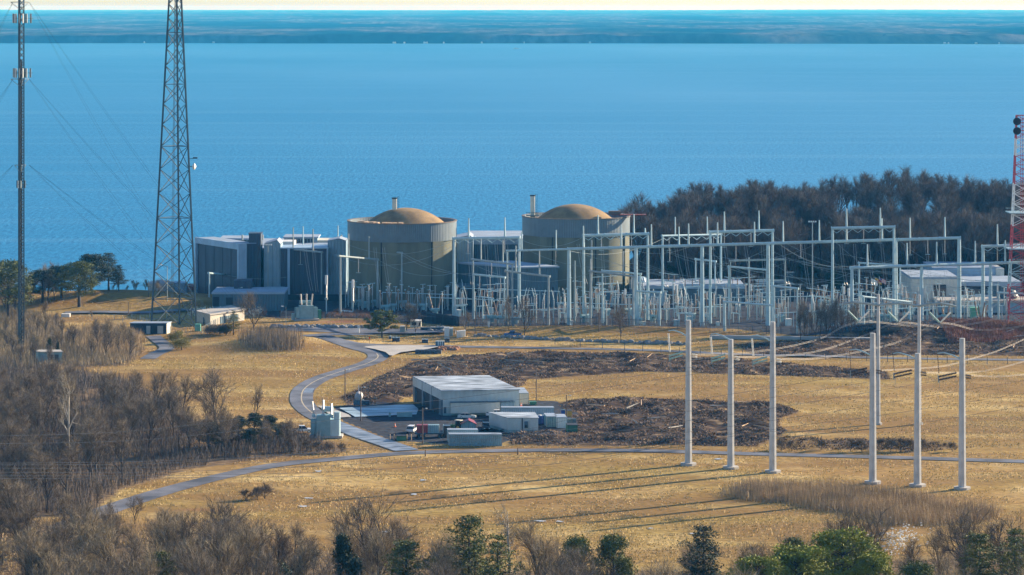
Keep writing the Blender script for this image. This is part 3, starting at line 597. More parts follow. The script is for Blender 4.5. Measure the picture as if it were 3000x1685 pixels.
for py_ in (4, 232, 484):
    zz = Z(py_, Y) if py_ > 10 else 111.5; b = MB()
    for k in range(3):
        a = R(20 + 120 * k + 30); hw = 3.4 if py_ < 400 else 2.1
        b.tube((x, Y, zz), (x + hw * math.cos(a), Y + hw * math.sin(a), zz), .12, None, 5); b.tube((x, Y, zz - 2.6), (x + hw * math.cos(a), Y + hw * math.sin(a), zz), .1, None, 5)
    b.build('torque_arm', 'steel_mid', t)
g_i = 0
for zz in (111.5, Z(232, Y), Z(484, Y)):
    for ax_, ay_ in ((x + 78, Y + 30), (x + 58, Y + 46), (x - 75, Y + 30), (x - 50, Y - 60)):
        for r_ in (0, 1):
            hx = x + (2.6 if ax_ > x else -2.6); a = Vector((hx, Y + r_, zz)); b2 = Vector((ax_ * (1 - .02 * r_), ay_, 0)); pts = []
            for k in range(9): q = k / 8; p = a.lerp(b2, q); p.z -= 5 * 4 * q * (1 - q) * .35; pts.append(tuple(p))
            MB().path(pts, .022, 3).build('guy_wire', 'wire_dark', t)

zt = Z(338, 1047)
bnd = [(-9, 13, 'red'), (13, 24, 'steel'), (24, 35.5, 'red'), (35.5, 49.5, 'white'), (49.5, 57.5, 'red'), (57.5, 65.5, 'white'), (65.5, 99, 'red')]
t, x, Y, z0, pt, zs = lattice('red_white_tower', 'red and white banded four legged lattice tower at the right edge', 2998, 955, zt, 11.5, 4.6, 4, 20, 'red', .24, .11, R(40), bands=bnd, Y=1047, curve=.8)
b = MB()
for k in range(4): b.tube((x - .9 + .6 * k, Y, z0), (x - .9 + .6 * k, Y, zt), .1, None, 4)
b.build('cable_ladder', 'red', t)
for py_ in (355, 383):
    b = MB().lathe((0, 0, 0), [(.01, 0), (1.3, .2), (1.35, .9), (.01, 1.1)], 24); zz = Z(py_, Y); xx = GX(2980, Y - 3)
    b.v = [(xx + a_, Y - 3.4 + c2, zz + b_) for a_, b_, c2 in b.v]; b.build('drum_antenna', 'dark', t)
for py_, hw in ((622, 5.2), (726, 6)):
    b = MB(); zz = Z(py_, Y)
    for s_ in (-1, 1): b.box((x, Y + s_ * hw, zz), (2 * hw, .3, .3)); b.box((x + s_ * hw, Y, zz), (.3, 2 * hw, .3)); b.box((x, Y + s_ * hw, zz + 1.1), (2 * hw, .12, .12))
    b.box((x, Y, zz - .1), (2 * hw - .4, 2 * hw - .4, .12)); b.build('work_platform', 'steel', t)
# ------------------------------------------------------------------ switchyard gantries
LAB = {}
def gantry(name, label, cols, beam, spikes, m='steel', cw=11, hang=(), truss=False, group=None, spread=0):
    """cols: (px, base_py) ; beam: (x0,y0,x1,y1) ; spikes: (px, top_py). Depth of each end follows from the column bases."""
    x0, y0, x1, y1 = beam; cols = sorted(cols); ca, cb = cols[0], cols[-1]
    Ya = GY(ca[1]); Yb = GY(cb[1])
    def Yat(px): return Ya if cb[0] == ca[0] else Ya + (Yb - Ya) * (px - ca[0]) / (cb[0] - ca[0])
    def bz(px): q = (px - x0) / (x1 - x0); return Z(y0 + (y1 - y0) * q, Yat(px))
    def at(px, z=None): Yq = Yat(px); return (GX(px, Yq), Yq, bz(px) if z is None else z)
    t = thing(name, label, 'gantry', (GX(ca[0], Ya), Ya, 0), 0, group); r = cw / F * 1050 / 2
    for px, _ in cols:
        p = at(px); g0 = gz(p[0], p[1]) - .2; MB().tube((p[0], p[1], g0), (p[0], p[1], p[2] + .2), r * 1.15, r * .82, 8).build('column', m, t)
    b = MB(); xe = [x0] + [c[0] for c in cols] + [x1]; pts = [at(x0), at(x1)]
    b.tube(pts[0], pts[1], .52 if cw > 8 else .36, None, 8); b.build('crossbeam', m, t)
    fl = MB(); n = max(2, int((x1 - x0) / 60))
    for k in range(n + 1): p = Vector(at(x0 + (x1 - x0) * k / n)); d_ = (Vector(pts[1]) - Vector(pts[0])).normalized() * .12; fl.tube(p - d_, p + d_, .66 if cw > 8 else .46, None, 8)
    fl.build('beam_flanges', m, t)
    for px, py in spikes:
        p = at(px); MB().tube((p[0], p[1], p[2]), (p[0], p[1], Z(py, p[1])), .36 if cw > 8 else .3, .2, 6).build('lightning_spike', m, t)
    for px in hang:
        p = at(px); b = MB(); b.ins((p[0], p[1], p[2] - .5), (p[0], p[1], p[2] - 5.2), .17, 10); b.build('hanging_insulator', 'insul_grey', t)
        b = MB().box((p[0], p[1], p[2] - 5.4), (1.6, .2, .12)); b.build('corona_ring', 'steel', t)
    if truss:
        b = MB(); k = 0; xs_ = np.linspace(x0, x1, 7)
        for a_, c_ in zip(xs_, xs_[1:]):
            p, q = Vector(at(a_)), Vector(at(c_)); mpt = (p + q) / 2; b.tube(p - Vector((0, 0, .4)), mpt - Vector((0, 0, 1.7)), .12, None, 4, False).tube(mpt - Vector((0, 0, 1.7)), q - Vector((0, 0, .4)), .12, None, 4, False)
        b.build('knee_braces', m, t)
    return t
GT = [
 ('leftmost dark low gantry with two dark spikes before the turbine blocks', [(838, 876), (942, 884)], (833, 729, 944, 739), [(859, 666), (917, 671)], 'steel_mid', 5, (880,), 0),
 ('pale gantry reaching from the turbine block to the left reactor building, two spikes', [(846, 864), (1029, 866)], (845, 721, 1030, 716), [(888, 663), (990, 661)], 'steel', 6, (), 1),
 ('plain small goal shaped pale portal before the turbine hall', [(613, 893), (663, 874)], (611, 800, 666, 806), [], 'steel', 5, (), 0),
 ('dark short gantry standing on the rust coloured scrub patch, two spikes', [(997, 926), (1106, 902)], (992, 750, 1108, 761), [(1021, 685), (1081, 693)], 'steel_mid', 7, (1050,), 0),
 ('dark short gantry directly before the left reactor building, two spikes', [(1072, 893), (1177, 902)], (1067, 730, 1178, 741), [(1092, 667), (1152, 658)], 'steel_mid', 6, (1122,), 0),
 ('tall pale gantry spanning from left reactor building to the right one, two spikes', [(1330, 925), (1521, 930)], (1327, 699, 1523, 696), [(1373, 639), (1479, 637)], 'steel', 10, (1371, 1478), 1),
 ('dark low gantry beneath the tall pale gantry between the reactor buildings', [(1386, 934), (1501, 958)], (1382, 760, 1504, 774), [(1409, 700), (1473, 704)], 'steel_mid', 6, (1440,), 0),
 ('short pale low beam gantry under the dark one between the reactor buildings', [(1388, 934), (1478, 940)], (1386, 804, 1480, 813), [], 'steel', 5, (1405, 1436, 1466), 0),
 ('dark low gantry against the auxiliary building wall, two spikes', [(1486, 953), (1607, 963)], (1480, 794, 1611, 810), [(1511, 720), (1580, 735)], 'steel_mid', 7, (), 0),
 ('narrow pale gantry with two spikes before the right reactor building, left of the long one', [(1486, 953), (1666, 952)], (1483, 735, 1668, 730), [(1528, 679), (1629, 674)], 'steel', 6, (1520, 1628), 0),
 ('longest pale gantry, a row of spikes on a beam crossing half the switchyard', [(1667, 953), (1863, 966), (2057, 972), (2250, 972), (2624, 960), (2810, 953)], (1663, 730, 2814, 697), [(1709, 662), (1820, 660), (1908, 657), (1989, 664), (2017, 655), (2102, 652), (2210, 650), (2294, 648), (2400, 645), (2480, 640), (2584, 640), (2666, 638), (2768, 636)], 'steel', 13, (1962, 2156, 2346, 2666, 2718, 2768), 0),
 ('pale gantry with three spikes rising over the right reactor building front', [(1710, 944), (1898, 937)], (1708, 690, 1900, 685), [(1752, 630), (1857, 628), (1890, 668)], 'steel', 9, (1762, 1850), 1),
 ('pale two spiked gantry behind the white roofed workshop', [(1941, 895), (2112, 878)], (1939, 691, 2114, 687), [(1978, 636), (2072, 635)], 'steel', 8, (1960, 2090), 1),
 ('pale two spiked gantry right of the white roofed workshop, tallest in the yard middle', [(2081, 946), (2263, 940)], (2078, 680, 2266, 675), [(2122, 620), (2223, 617)], 'steel', 9, (2122, 2200), 1),
 ('pale two spiked gantry against the wooded bluff, highest at the right', [(2439, 958), (2619, 958)], (2436, 669, 2622, 665), [(2480, 611), (2579, 609)], 'steel', 9, (2480, 2530, 2578), 1),
 ('nearest pale gantry at the right with five spikes, passing before the cream warehouse', [(2496, 984), (2700, 968), (2902, 958), (3060, 950)], (2492, 785, 3062, 766), [(2541, 716), (2657, 712), (2744, 709), (2857, 706), (2945, 704)], 'steel', 11, (), 0),
 ('pale gantry meeting the red and white tower at the right edge', [(2880, 953), (3080, 945)], (2877, 722, 3082, 716), [(2922, 657)], 'steel', 11, (2922,), 1),
 ('small pale portal behind the nearest right gantry, by the flags', [(2517, 905), (2637, 905)], (2514, 770, 2640, 778), [], 'steel', 6, (), 0),
 ('low thick pale portal at the foot of the right gantries', [(2530, 980), (2664, 966)], (2526, 869, 2668, 885), [], 'steel', 8, (), 0),
 ('low pale portal at the foot of the red and white tower', [(2926, 953), (3030, 956)], (2922, 857, 3034, 862), [], 'steel', 7, (), 0),
 ('low pale portal standing on the grass berm edge in the yard middle', [(2123, 976), (2262, 978)], (2119, 884, 2268, 895), [], 'steel', 8, (), 0),
 ('mid height pale portal left of the two thick columns in the yard middle', [(2136, 934), (2248, 938)], (2133, 781, 2250, 791), [], 'steel', 7, (), 0),
 ('thin wide dull portal in front of the bluff trees', [(2140, 934), (2300, 934)], (2137, 764, 2302, 760), [], 'steel_mid', 4, (), 0),
 ('tiny pale portal over the workshop roof', [(2038, 882), (2095, 884)], (2036, 759, 2098, 766), [], 'steel', 5, (), 0),
 ('low slender pale portal right of the thick columns', [(2268, 985), (2336, 988)], (2265, 838, 2339, 846), [], 'steel', 6, (), 0),
 ('low pale portal leaning on the second long gantry column', [(1869, 958), (1933, 964)], (1867, 853, 1936, 857), [], 'steel', 6, (), 0),
 ('dark low gantry before the right reactor building with two spikes', [(1730, 964), (1855, 964)], (1726, 794, 1858, 810), [(1730, 759), (1826, 736)], 'steel_mid', 7, (), 0),
 ('pale low portal between the dark gantry and the right reactor building', [(1765, 948), (1876, 950)], (1762, 793, 1879, 803), [], 'steel', 6, (1788, 1850), 0),
]
for i, (lab, cols, beam, sp, m_, cw, hang, tr) in enumerate(GT): gantry('gantry', lab, cols, beam, sp, m_, cw, hang, tr, 'steel gantries of the switchyard')
# single thin masts
for px, pt_, pb, lab in ((1684, 764, 948, 'thin grey mast before the right reactor building'), (2194, 755, 930, 'thin grey mast over the workshop right end'), (1733, 703, 905, 'thin mast beside the auxiliary building')):
    Y = GY(pb); tag(MB().tube((GX(px, Y), Y, 0), (GX(px, Y), Y, Z(pt_, Y)), .45, .3, 8).build('lightning_mast', 'steel_mid'), lab, 'mast')

# ------------------------------------------------------------------ yard equipment (one of each kind, then copies)
def proto(kind):
    t = thing(kind, None, None); b = MB()
    if kind == 'post_insulator':
        MB().tube((0, 0, 0), (0, 0, 3.6), .17, None, 6).build('steel_post', 'steel_mid', t); MB().ins((0, 0, 3.6), (0, 0, 6.6), .2, 9).build('insulator', 'insul_grey', t); MB().box((0, 0, 6.7), (1.7, .14, .14)).build('bus_clamp', 'steel', t)
    elif kind == 'disconnect_switch':
        for s in (-1.9, 1.9): MB().tube((s, 0, 0), (s, 0, 3.8), .16, None, 6).build('steel_post', 'steel', t)
        MB().box((0, 0, 3.9), (5.4, .35, .35)).build('base_beam', 'steel', t)
        for s in (-2.2, 0, 2.2): MB().ins((s, 0, 4.1), (s, 0, 6.6), .2, 8).build('insulator', 'insul_grey', t)
        MB().tube((-2.2, 0, 6.7), (-1.1, 0, 10.2), .1, None, 5).build('switch_arm', 'steel', t); MB().tube((2.2, 0, 6.7), (1.2, 0, 10), .1, None, 5).build('switch_arm', 'steel', t)
    elif kind == 'circuit_breaker':
        for s in (-.8, .8): MB().tube((s, 0, 0), (s, 0, 1.6), .14, None, 6).build('leg', 'steel', t)
        MB().tube((-1.6, 0, 2.2), (1.6, 0, 2.2), .62, None, 12).build('tank', 'trafo', t)
        for s in (-1, 1): MB().ins((s * 1.0, 0, 2.6), (s * 2.3, 0, 7.6), .3, 14).build('bushing', 'insul', t); MB().tube((s * 2.3, 0, 7.6), (s * 2.38, 0, 8.0), .22, None, 8).build('bushing_cap', 'steel', t)
        MB().box((0, -.9, 1.3), (1.2, .7, 1.7)).build('control_cabinet', 'trafo', t)
    elif kind == 'coupling_capacitor':
        MB().tube((0, 0, 0), (0, 0, 5.0), .22, None, 8).build('pedestal', 'steel', t); MB().tube((0, 0, 5.0), (0, 0, 5.8), .62, None, 8).build('base_tank', 'steel_mid', t); MB().ins((0, 0, 5.8), (0, 0, 10.6), .36, 14).build('insulator', 'insul_grey', t); MB().tube((0, 0, 10.6), (0, 0, 14), .5, None, 10).build('capacitor_head', 'white', t)
    elif kind == 'bus_support':
        for s in (-2, 2): MB().tube((s, 0, 0), (s, 0, 6.2), .16, None, 6).build('steel_post', 'steel', t)
        MB().box((0, 0, 6.3), (6, .25, .3)).build('beam', 'steel', t)
        for s in (-2.4, 0, 2.4): MB().ins((s, 0, 6.4), (s, 0, 8.2), .18, 6).build('insulator', 'insul', t)
        MB().box((0, 0, 8.3), (8.4, .16, .16)).build('bus_bar', 'steel', t)
    elif kind == 'control_cabinet':
        MB().box((0, 0, .9), (1.4, .9, 1.7)).build('cabinet_body', 'steel', t); MB().box((0, 0, 1.8), (1.6, 1.1, .12)).build('cabinet_roof', 'white', t)
    elif kind == 'yard_light':
        MB().tube((0, 0, 0), (0, 0, 8), .1, .07, 6).build('pole', 'steel_mid', t); MB().tube((0, 0, 8), (1.4, 0, 8.3), .06, None, 5).build('arm', 'steel_mid', t); MB().box((1.6, 0, 8.3), (.8, .4, .2)).build('lamp_head', 'white', t)
    return t
KIND = dict(post_insulator=('slender steel post topped by a grey insulator in the switchyard', 'insulator post', 'insulator posts in the switchyard'),
 disconnect_switch=('disconnect switch with raised arms on two posts in the switchyard', 'switch', 'disconnect switches in the switchyard'),
 circuit_breaker=('grey tank breaker with two slanting brown bushings in the switchyard', 'breaker', 'circuit breakers in the switchyard'),
 coupling_capacitor=('tall white headed capacitor column on a pedestal', 'capacitor', 'capacitor columns of the switchyard'),
 bus_support=('two post bus support with three insulators', 'bus support', 'bus supports in the switchyard'),
 control_cabinet=('small pale control cabinet among the switchyard posts', 'cabinet', 'control cabinets in the switchyard'),
 yard_light=('thin light pole beside the yard road', 'light pole', 'light poles of the yard'))
ry = random.Random(21)
def place(kind, spots):
    p0 = proto(kind); lab, cat, grp = KIND[kind]; tag(p0, lab, cat, grp)
    for i, (px, py, rz, s) in enumerate(spots):
        o = p0 if i == 0 else copy_tree(p0); x, y, _ = G(px, py); o.location = (x, y, gz(x, y)); o.rotation_euler = (0, 0, rz); o.scale = (s, s, s)
def yardspots(n, x0, x1, ytop, ybot, smin=.8, smax=1.25, ang=None, ycut=None):
    o = []
    while len(o) < n:
        px, py = ry.uniform(x0, x1), ry.uniform(ytop, ybot)
        lim = 905 + (px - 1150) * .16 if px < 1500 else (963 if px < 2080 else 966)
        if py > lim - 4: continue
        row = round(py / 9) * 9 + ry.uniform(-1, 1)
        o.append((px, row, R(ry.choice((-55, 35))) if ang is None else ang, ry.uniform(smin, smax)))
    return o
place('post_insulator', [(ry.uniform(1010, 1340), ry.uniform(893, 914), R(ry.choice((-55, 35))), ry.uniform(.9, 1.5)) for _ in range(48)] + yardspots(215, 1185, 2960, 892, 962, .9, 1.5))
place('disconnect_switch', yardspots(42, 1250, 2900, 898, 955, .85, 1.15))
place('circuit_breaker', [(1055, 900, .3, .95), (1100, 900, .3, .95), (1180, 903, .3, 1), (1240, 912, .3, 1), (1070, 905, .2, 1), (1130, 915, .4, 1), (1150, 912, .3, 1), (1205, 912, .3, 1), (1275, 925, .2, 1), (1440, 946, .2, 1), (1465, 948, .3, 1), (1508, 953, .2, 1)] + yardspots(26, 1600, 2930, 900, 958, .9, 1.1))
place('coupling_capacitor', [(956, 918, 0, .98), (1034, 922, 0, .9)] + yardspots(8, 1600, 2800, 905, 940, .6, .8))
place('bus_support', yardspots(30, 1250, 2900, 885, 950, .9, 1.4))
place('control_cabinet', yardspots(34, 1220, 2950, 905, 962, .7, 1.3))
place('yard_light', [(490, 904, 3.1, 1.6), (838, 964, 2.8, .9), (698, 905, .3, .8), (1622, 958, 1, .7), (1960, 955, .5, .9), (2230, 950, .8, 1)])
# low bus pipes crossing the yard
for i, (a, b_, z) in enumerate((((1500, 952), (1770, 944), 5), ((1640, 940), (1860, 948), 6.5), ((1880, 950), (2120, 940), 5), ((2280, 960), (2500, 950), 5), ((2540, 955), (2880, 940), 5.5), ((1250, 920), (1480, 930), 6), ((2100, 930), (2450, 925), 7), ((1350, 905), (1640, 915), 7.5), ((1120, 905), (1330, 912), 6))):
    p, q = Vector(G(*a)), Vector(G(*b_)); p.z = q.z = z; bb = MB().tube(p, q, .16, None, 6)
    for k in range(6): r_ = p.lerp(q, k / 5); bb.tube((r_.x, r_.y, 0), (r_.x, r_.y, z), .11, None, 5)
    tag(bb.build('bus_pipe', 'steel'), 'long level pipe bus on thin posts crossing the switchyard', 'bus pipe', 'pipe buses in the switchyard')
# transformer, left of the yard
def transformer(px, pb, label, s=1.0, rz=0):
    x, y, _ = G(px, pb); t = thing('power_transformer', label, 'transformer', (x, y, 0)); C_, S_ = math.cos(rz), math.sin(rz)
    def L(a, b, c): return (x + s * (a * C_ - b * S_), y + s * (a * S_ + b * C_), s * c)
    def bx(c, d): return MB().box(L(*c), tuple(s * v for v in d), rz)
    bx((0, 0, .3), (8.6, 5, .6)).build('plinth', 'pad', t); bx((0, 0, 2.9), (4.8, 2.8, 4.6)).build('tank', 'trafo', t)
    for sx in (-3.2, 3.2):
        b = MB()
        for k in range(7): b.box(L(sx, -1.5 + k * .5, 2.7), (1.3 * s, .16 * s, 3.6 * s), rz)
        b.build('radiator_fins', 'trafo', t)
    MB().tube(L(-2.2, .9, 6.3), L(1.8, .9, 6.3), .6 * s, None, 14).build('conservator', 'trafo', t)
    for k, sx in enumerate((-1.7, 0, 1.7)):
        MB().ins(L(sx, -.4, 5.2), L(sx * 1.25, -.9, 9.4), .32 * s, 12).build('bushing', 'insul_grey', t)
    bx((-4.6, 0, 1.4), (1.1, 1.8, 2.2)).build('control_cabinet', 'trafo', t); bx((4.7, .3, 1.9), (1.2, 2, 3.2)).build('control_cabinet', 'green', t)
    return t
transformer(897, 938, 'large teal grey transformer with slanting bushings before the dark turbine block', 1.0, .25)
MB()
tag(MB().tube(G(1003, 912, .8), G(1031, 915, .8), .5, None, 10).build('pipe_section', 'white'), 'white horizontal pipe lying on the rust coloured scrub patch', 'pipe')
# security fence along the yard front
def fence(label, pts, h, m, post_m, step=3.0, solid=False, bar=.09, gap=.45, grp=None, wd=.05):
    P_ = [G(*p) for p in pts]; t = thing('fence', label, 'fence', P_[0], 0, grp); pan = MB(); posts = 0
    for a, b in zip(P_, P_[1:]):
        a, b = Vector(a), Vector(b); L = (b - a).length; n = max(1, int(L / step)); u = (b - a).normalized(); nn = Vector((-u.y, u.x, 0))
        for k in range(n):
            p, q = a.lerp(b, k / n), a.lerp(b, (k + 1) / n); zp, zq = gz(p.x, p.y), gz(q.x, q.y)
            if solid: pan.prism([(p.x, p.y), (q.x, q.y), (q.x + nn.x * .08, q.y + nn.y * .08), (p.x + nn.x * .08, p.y + nn.y * .08)], min(zp, zq) - .1, max(zp, zq) + h)
            else:
                pan.tube((p.x, p.y, zp + h), (q.x, q.y, zq + h), wd, None, 4, False); pan.tube((p.x, p.y, zp + .15), (q.x, q.y, zq + .15), wd, None, 4, False)
                m_ = max(2, int((q - p).length / gap))
                for j in range(m_): r_ = p.lerp(q, j / m_); zz = zp + (zq - zp) * j / m_; pan.tube((r_.x, r_.y, zz), (r_.x, r_.y, zz + h), bar / 2, None, 3, False)
            if posts < 95: MB().tube((p.x, p.y, zp), (p.x, p.y, zp + h + .25), .1, None, 5).build('post', post_m, t); posts += 1
    pan.build('fence_panel', m, t); return t
fence('dark security fence running along the front of the switchyard behind the pines', [(820, 930), (1090, 938), (1230, 945), (1330, 956), (1500, 966), (1700, 969), (2080, 975)], 2.6, 'blackwall', 'steel_dark', 5, False, .16, .42)
fence('black slatted screen section of the yard fence', [(1225, 938), (1300, 950), (1345, 958)], 3.4, 'blackwall', 'steel_dark', 5, True)
fence('dark fence in front of the yard behind the burnt mound', [(2080, 978), (2330, 990), (2500, 985), (2760, 972), (3020, 975)], 2.2, 'steel_dark', 'steel_dark', 5, False, .1, .5)
fence('thin chain link fence beside the upper road', [(1626, 1010), (1700, 1018), (1830, 1026), (1990, 1036), (2300, 1048), (2600, 1060), (3010, 1067)], 1.9, 'steel_dark', 'steel_dark', 6, False, .03, 1.5, None, .03)
fence('wire fence compound round the lattice tower base', [(360, 946), (410, 945), (500, 975), (590, 978), (645, 948), (600, 930)], 2.0, 'steel_mid', 'steel_mid', 4, False, .03, .8, None, .03)
fence('wire fence running past the grass knoll', [(180, 940), (270, 940), (335, 938), (540, 934)], 1.8, 'steel_mid', 'steel_mid', 6, False, .03, .9, None, .03)
tag(MB().prism([G(2080, 995)[:2], G(2560, 1002)[:2], G(2560, 1000)[:2], G(2080, 993)[:2]], -.5, 1.3).build('low_wall', 'tank'), 'low pale retaining wall below the yard trees', 'wall')

# ------------------------------------------------------------------ big transmission poles
def tpole(px, ptop, pbase, label, Y=None, arm=True, dark=False, base=True, w0=.92, w1=.66):
    Y = Y or GY(pbase); x = GX(px, Y); z0 = gz(x, Y); zt = Z(ptop, Y); t = thing('transmission_pole', label, 'power pole', (x, Y, z0), 0, 'tall pale transmission poles')
    MB().tube((x, Y, z0 - .3), (x, Y, zt), w0, w1, 8).build('shaft', 'pole', t)
    if base: MB().prism([(x + 2.0 * math.cos(a), Y + 2.0 * math.sin(a)) for a in [R(45 * k + 22) for k in range(8)]], z0 - .2, z0 + .55).build('concrete_foot', 'pad', t); 
    b = MB()
    for k in range(26): zz = z0 + 2 + k * (zt - z0 - 3) / 26; b.tube((x + w0 * .82, Y - .2, zz), (x + w0 * 1.08, Y - .2, zz), .05, None, 3)
    b.build('step_bolts', 'steel_mid', t)
    return t, x, Y, z0, zt
PP = [(2017, 938, 1362, 'leftmost of the three tall front poles of the left row'), (2141, 994, 1371, 'middle shorter front pole of the left row'), (2264, 943, 1382, 'rightmost front pole of the left row'),
      (2557, 976, 1414, 'leftmost front pole of the right row'), (2688, 1035, 1423, 'middle shorter front pole of the right row'), (2819, 991, 1432, 'rightmost front pole at the right')]
POLE = []
for i, (px, pt_, pb, lab) in enumerate(PP):
    t, x, Y, z0, zt = tpole(px, pt_, pb, lab); POLE.append((x, Y, zt, t)); left = i < 3
    zi = {0: 1040, 1: 1047, 2: 1054, 3: 1087, 4: 1093, 5: 1101}[i]; za_ = Z(zi - 42 if i else 975, Y)
    # curved davit arm to the left carrying a hanging insulator
    L_ = (58, 58, 60, 66, 70, 70)[i] * Y / F; ya = (975, 985, 990, 1032, 1042, 1042)[i]; z_r = Z(ya + 12, Y)
    pts = [(x, Y, z_r), (x - L_ * .4, Y + .6, z_r + 1.0), (x - L_ * .75, Y + 1.0, z_r + 1.5), (x - L_, Y + 1.2, z_r + 1.3)]
    b = MB()
    for (p, q), (ra, rb_) in zip(zip(pts, pts[1:]), ((.22, .18), (.18, .14), (.14, .1))): b.tube(p, q, ra, rb_, 6)
    b.build('davit_arm', 'steel', t)
    e = pts[-1]; zz = Z(zi, Y)
    if left: MB().ins((e[0], e[1], e[2] - .6), (e[0] + .35, e[1], zz + .6), .26, 14).build('hanging_insulator', 'white', t)
    else: MB().ins((e[0], e[1], e[2] - .2), (e[0] + .3, e[1], zz + .3), .1, 10).build('hanging_insulator', 'insul_dark', t)
    im = 'insul_glass' if left else 'insul_dark'
    b = MB()
    for k in (0, 1): b.ins((e[0] + .3, e[1], zz - .35 - k * .75), (x - 1.3, Y - .4, zz + .75 - k * .75), .24, 12)
    for k in (0, 1): MBk = MB().ins((e[0] + .3, e[1], zz - .35 - k * .75), (x - 1.3, Y - .4, zz + .75 - k * .75), .25, 12); MBk.build('strain_insulator', im, t)
    for k in (0, 1): MB().ins((x + .9, Y + .3, zz + .1 - k * .55), (x + 2.2, Y + 1.0, zz - .15 - k * .55), .24, 6).build('strain_insulator', 'white' if left else 'insul_dark', t)
    b = MB(); b.box((e[0] + .2, e[1], zz - .9), (.25, .25, 1.6)); b.tube((e[0] + .5, e[1], zz - 1.2), (e[0] + .5, e[1], zz - 3), .05, None, 4); b.build('yoke_plate', 'steel_mid', t)
# rear H frame with wavy crossarm and V insulators
YR = GY(1243); HF = thing('h_frame_pole', 'two pole pale structure with long wavy crossarm and three V shaped insulators', 'power pole', (GX(2573, YR), YR, 0))
for px, pt_ in ((2573, 862), (2693, 864)): MB().tube((GX(px, YR), YR, 0), (GX(px, YR), YR, Z(pt_, YR)), .62, .42, 8).build('shaft', 'pole', HF)
MB().tube((GX(2573, YR), YR, -.1), (GX(2573, YR), YR, .4), 1.1, None, 8).build('concrete_foot', 'pad', HF); MB().tube((GX(2693, YR), YR, -.1), (GX(2693, YR), YR, .4), 1.1, None, 8).build('concrete_foot', 'pad', HF)
arm = [(2468, 890), (2500, 885), (2540, 889), (2573, 894), (2605, 890), (2632, 888), (2660, 891), (2693, 896), (2725, 889), (2755, 888), (2780, 892), (2801, 898)]
b = MB()
for p, q in zip(arm, arm[1:]): b.tube((GX(p[0], YR), YR - .5, Z(p[1], YR)), (GX(q[0], YR), YR - .5, Z(q[1], YR)), .3, .28, 6)
b.build('crossarm', 'steel_mid', HF); b = MB().tube((GX(2540, YR), YR, Z(852, YR)), (GX(2573, YR), YR, Z(866, YR)), .12, .2, 5); b.build('tip_arm', 'steel_mid', HF)
VS = []
for vx, vy in ((2515, 943), (2632, 945), (2753, 947)):
    v = (GX(vx, YR), YR - .5, Z(vy, YR)); VS.append(v)
    for dx in (-31, 31): MB().ins((GX(vx + dx, YR), YR - .5, Z(vy - 32, YR)), (v[0] + dx * .004, v[1], v[2] + .2), .3, 14).build('v_insulator', 'insul_glass' if dx < 0 else 'white', HF)
    for dx in (-31, 31): MB().tube((GX(vx + dx, YR), YR - .5, Z(vy - 32, YR)), (GX(vx + dx, YR), YR - .5, Z(891, YR)), .05, None, 3).build('link_rod', 'steel_mid', HF)

def wire(name, label, grp, pts, r, m, seg=10):
    """pts: 3-D points; a parabola through consecutive triples"""
    P_ = catm([tuple(p) for p in pts], seg); tag(MB().path(P_, r, 3).build(name, m), label, 'cable', grp)
def PY(px, py, Y): return (GX(px, Y), Y, Z(py, Y))
cg = 'bright conductors sagging from the poles to the right'
def near(i, up): x, Y, zt, t = POLE[i]; zi = (1040, 1047, 1054, 1087, 1093, 1101)[i]; return (x + 2.2, Y + 1.0, Z(zi, Y) + up)
W3 = [(VS[0], [PY(2700, 956, 830), PY(2830, 938, 780), PY(2920, 893, 745), PY(3010, 836, 715)], [PY(2400, 993, 790), PY(2280, 1021, 765), PY(2150, 1037, 745)], 0),
      (VS[1], [PY(2757, 958, 835), PY(2890, 941, 780), PY(3010, 904, 740)], [PY(2520, 988, 800), PY(2400, 1028, 772), PY(2260, 1045, 748)], 1),
      (VS[2], [PY(2860, 966, 830), PY(2960, 961, 790), PY(3020, 948, 765)], [PY(2640, 999, 805), PY(2520, 1030, 775), PY(2390, 1050, 752)], 2)]
for v, rt, lf, i in W3:
    for k in (0, 1):
        dz = -.14 + .28 * k; o = Vector((0, 0, dz))
        wire('conductor', ('left', 'middle', 'right')[i] + ' bright bundled conductor hung from the V insulators', cg, [tuple(Vector(near(i, 0)) + o)] + [tuple(Vector(q) + o) for q in lf[::-1]] + [tuple(Vector(v) + o)] + [tuple(Vector(q) + o) for q in rt], .033, 'wire')
for i, pts in ((3, [PY(2754, 1074, 740), PY(2850, 1050, 765), PY(2925, 1027, 790), PY(3010, 990, 830)]), (4, [PY(2839, 1091, 725), PY(2920, 1080, 735), PY(3010, 1056, 750)]), (5, [PY(2900, 1103, 705), PY(2960, 1101, 712), PY(3010, 1096, 720)])):
    for k in (0, 1): o = Vector((0, 0, -.11 + .22 * k)); wire('conductor', 'bright conductor leaving the ' + ('left', 'middle', 'right')[i - 3] + ' front pole of the right row', cg, [tuple(Vector(near(i, 0)) + o)] + [tuple(Vector(q) + o) for q in pts], .032, 'wire')
dg = 'dark cables sweeping across the fields'
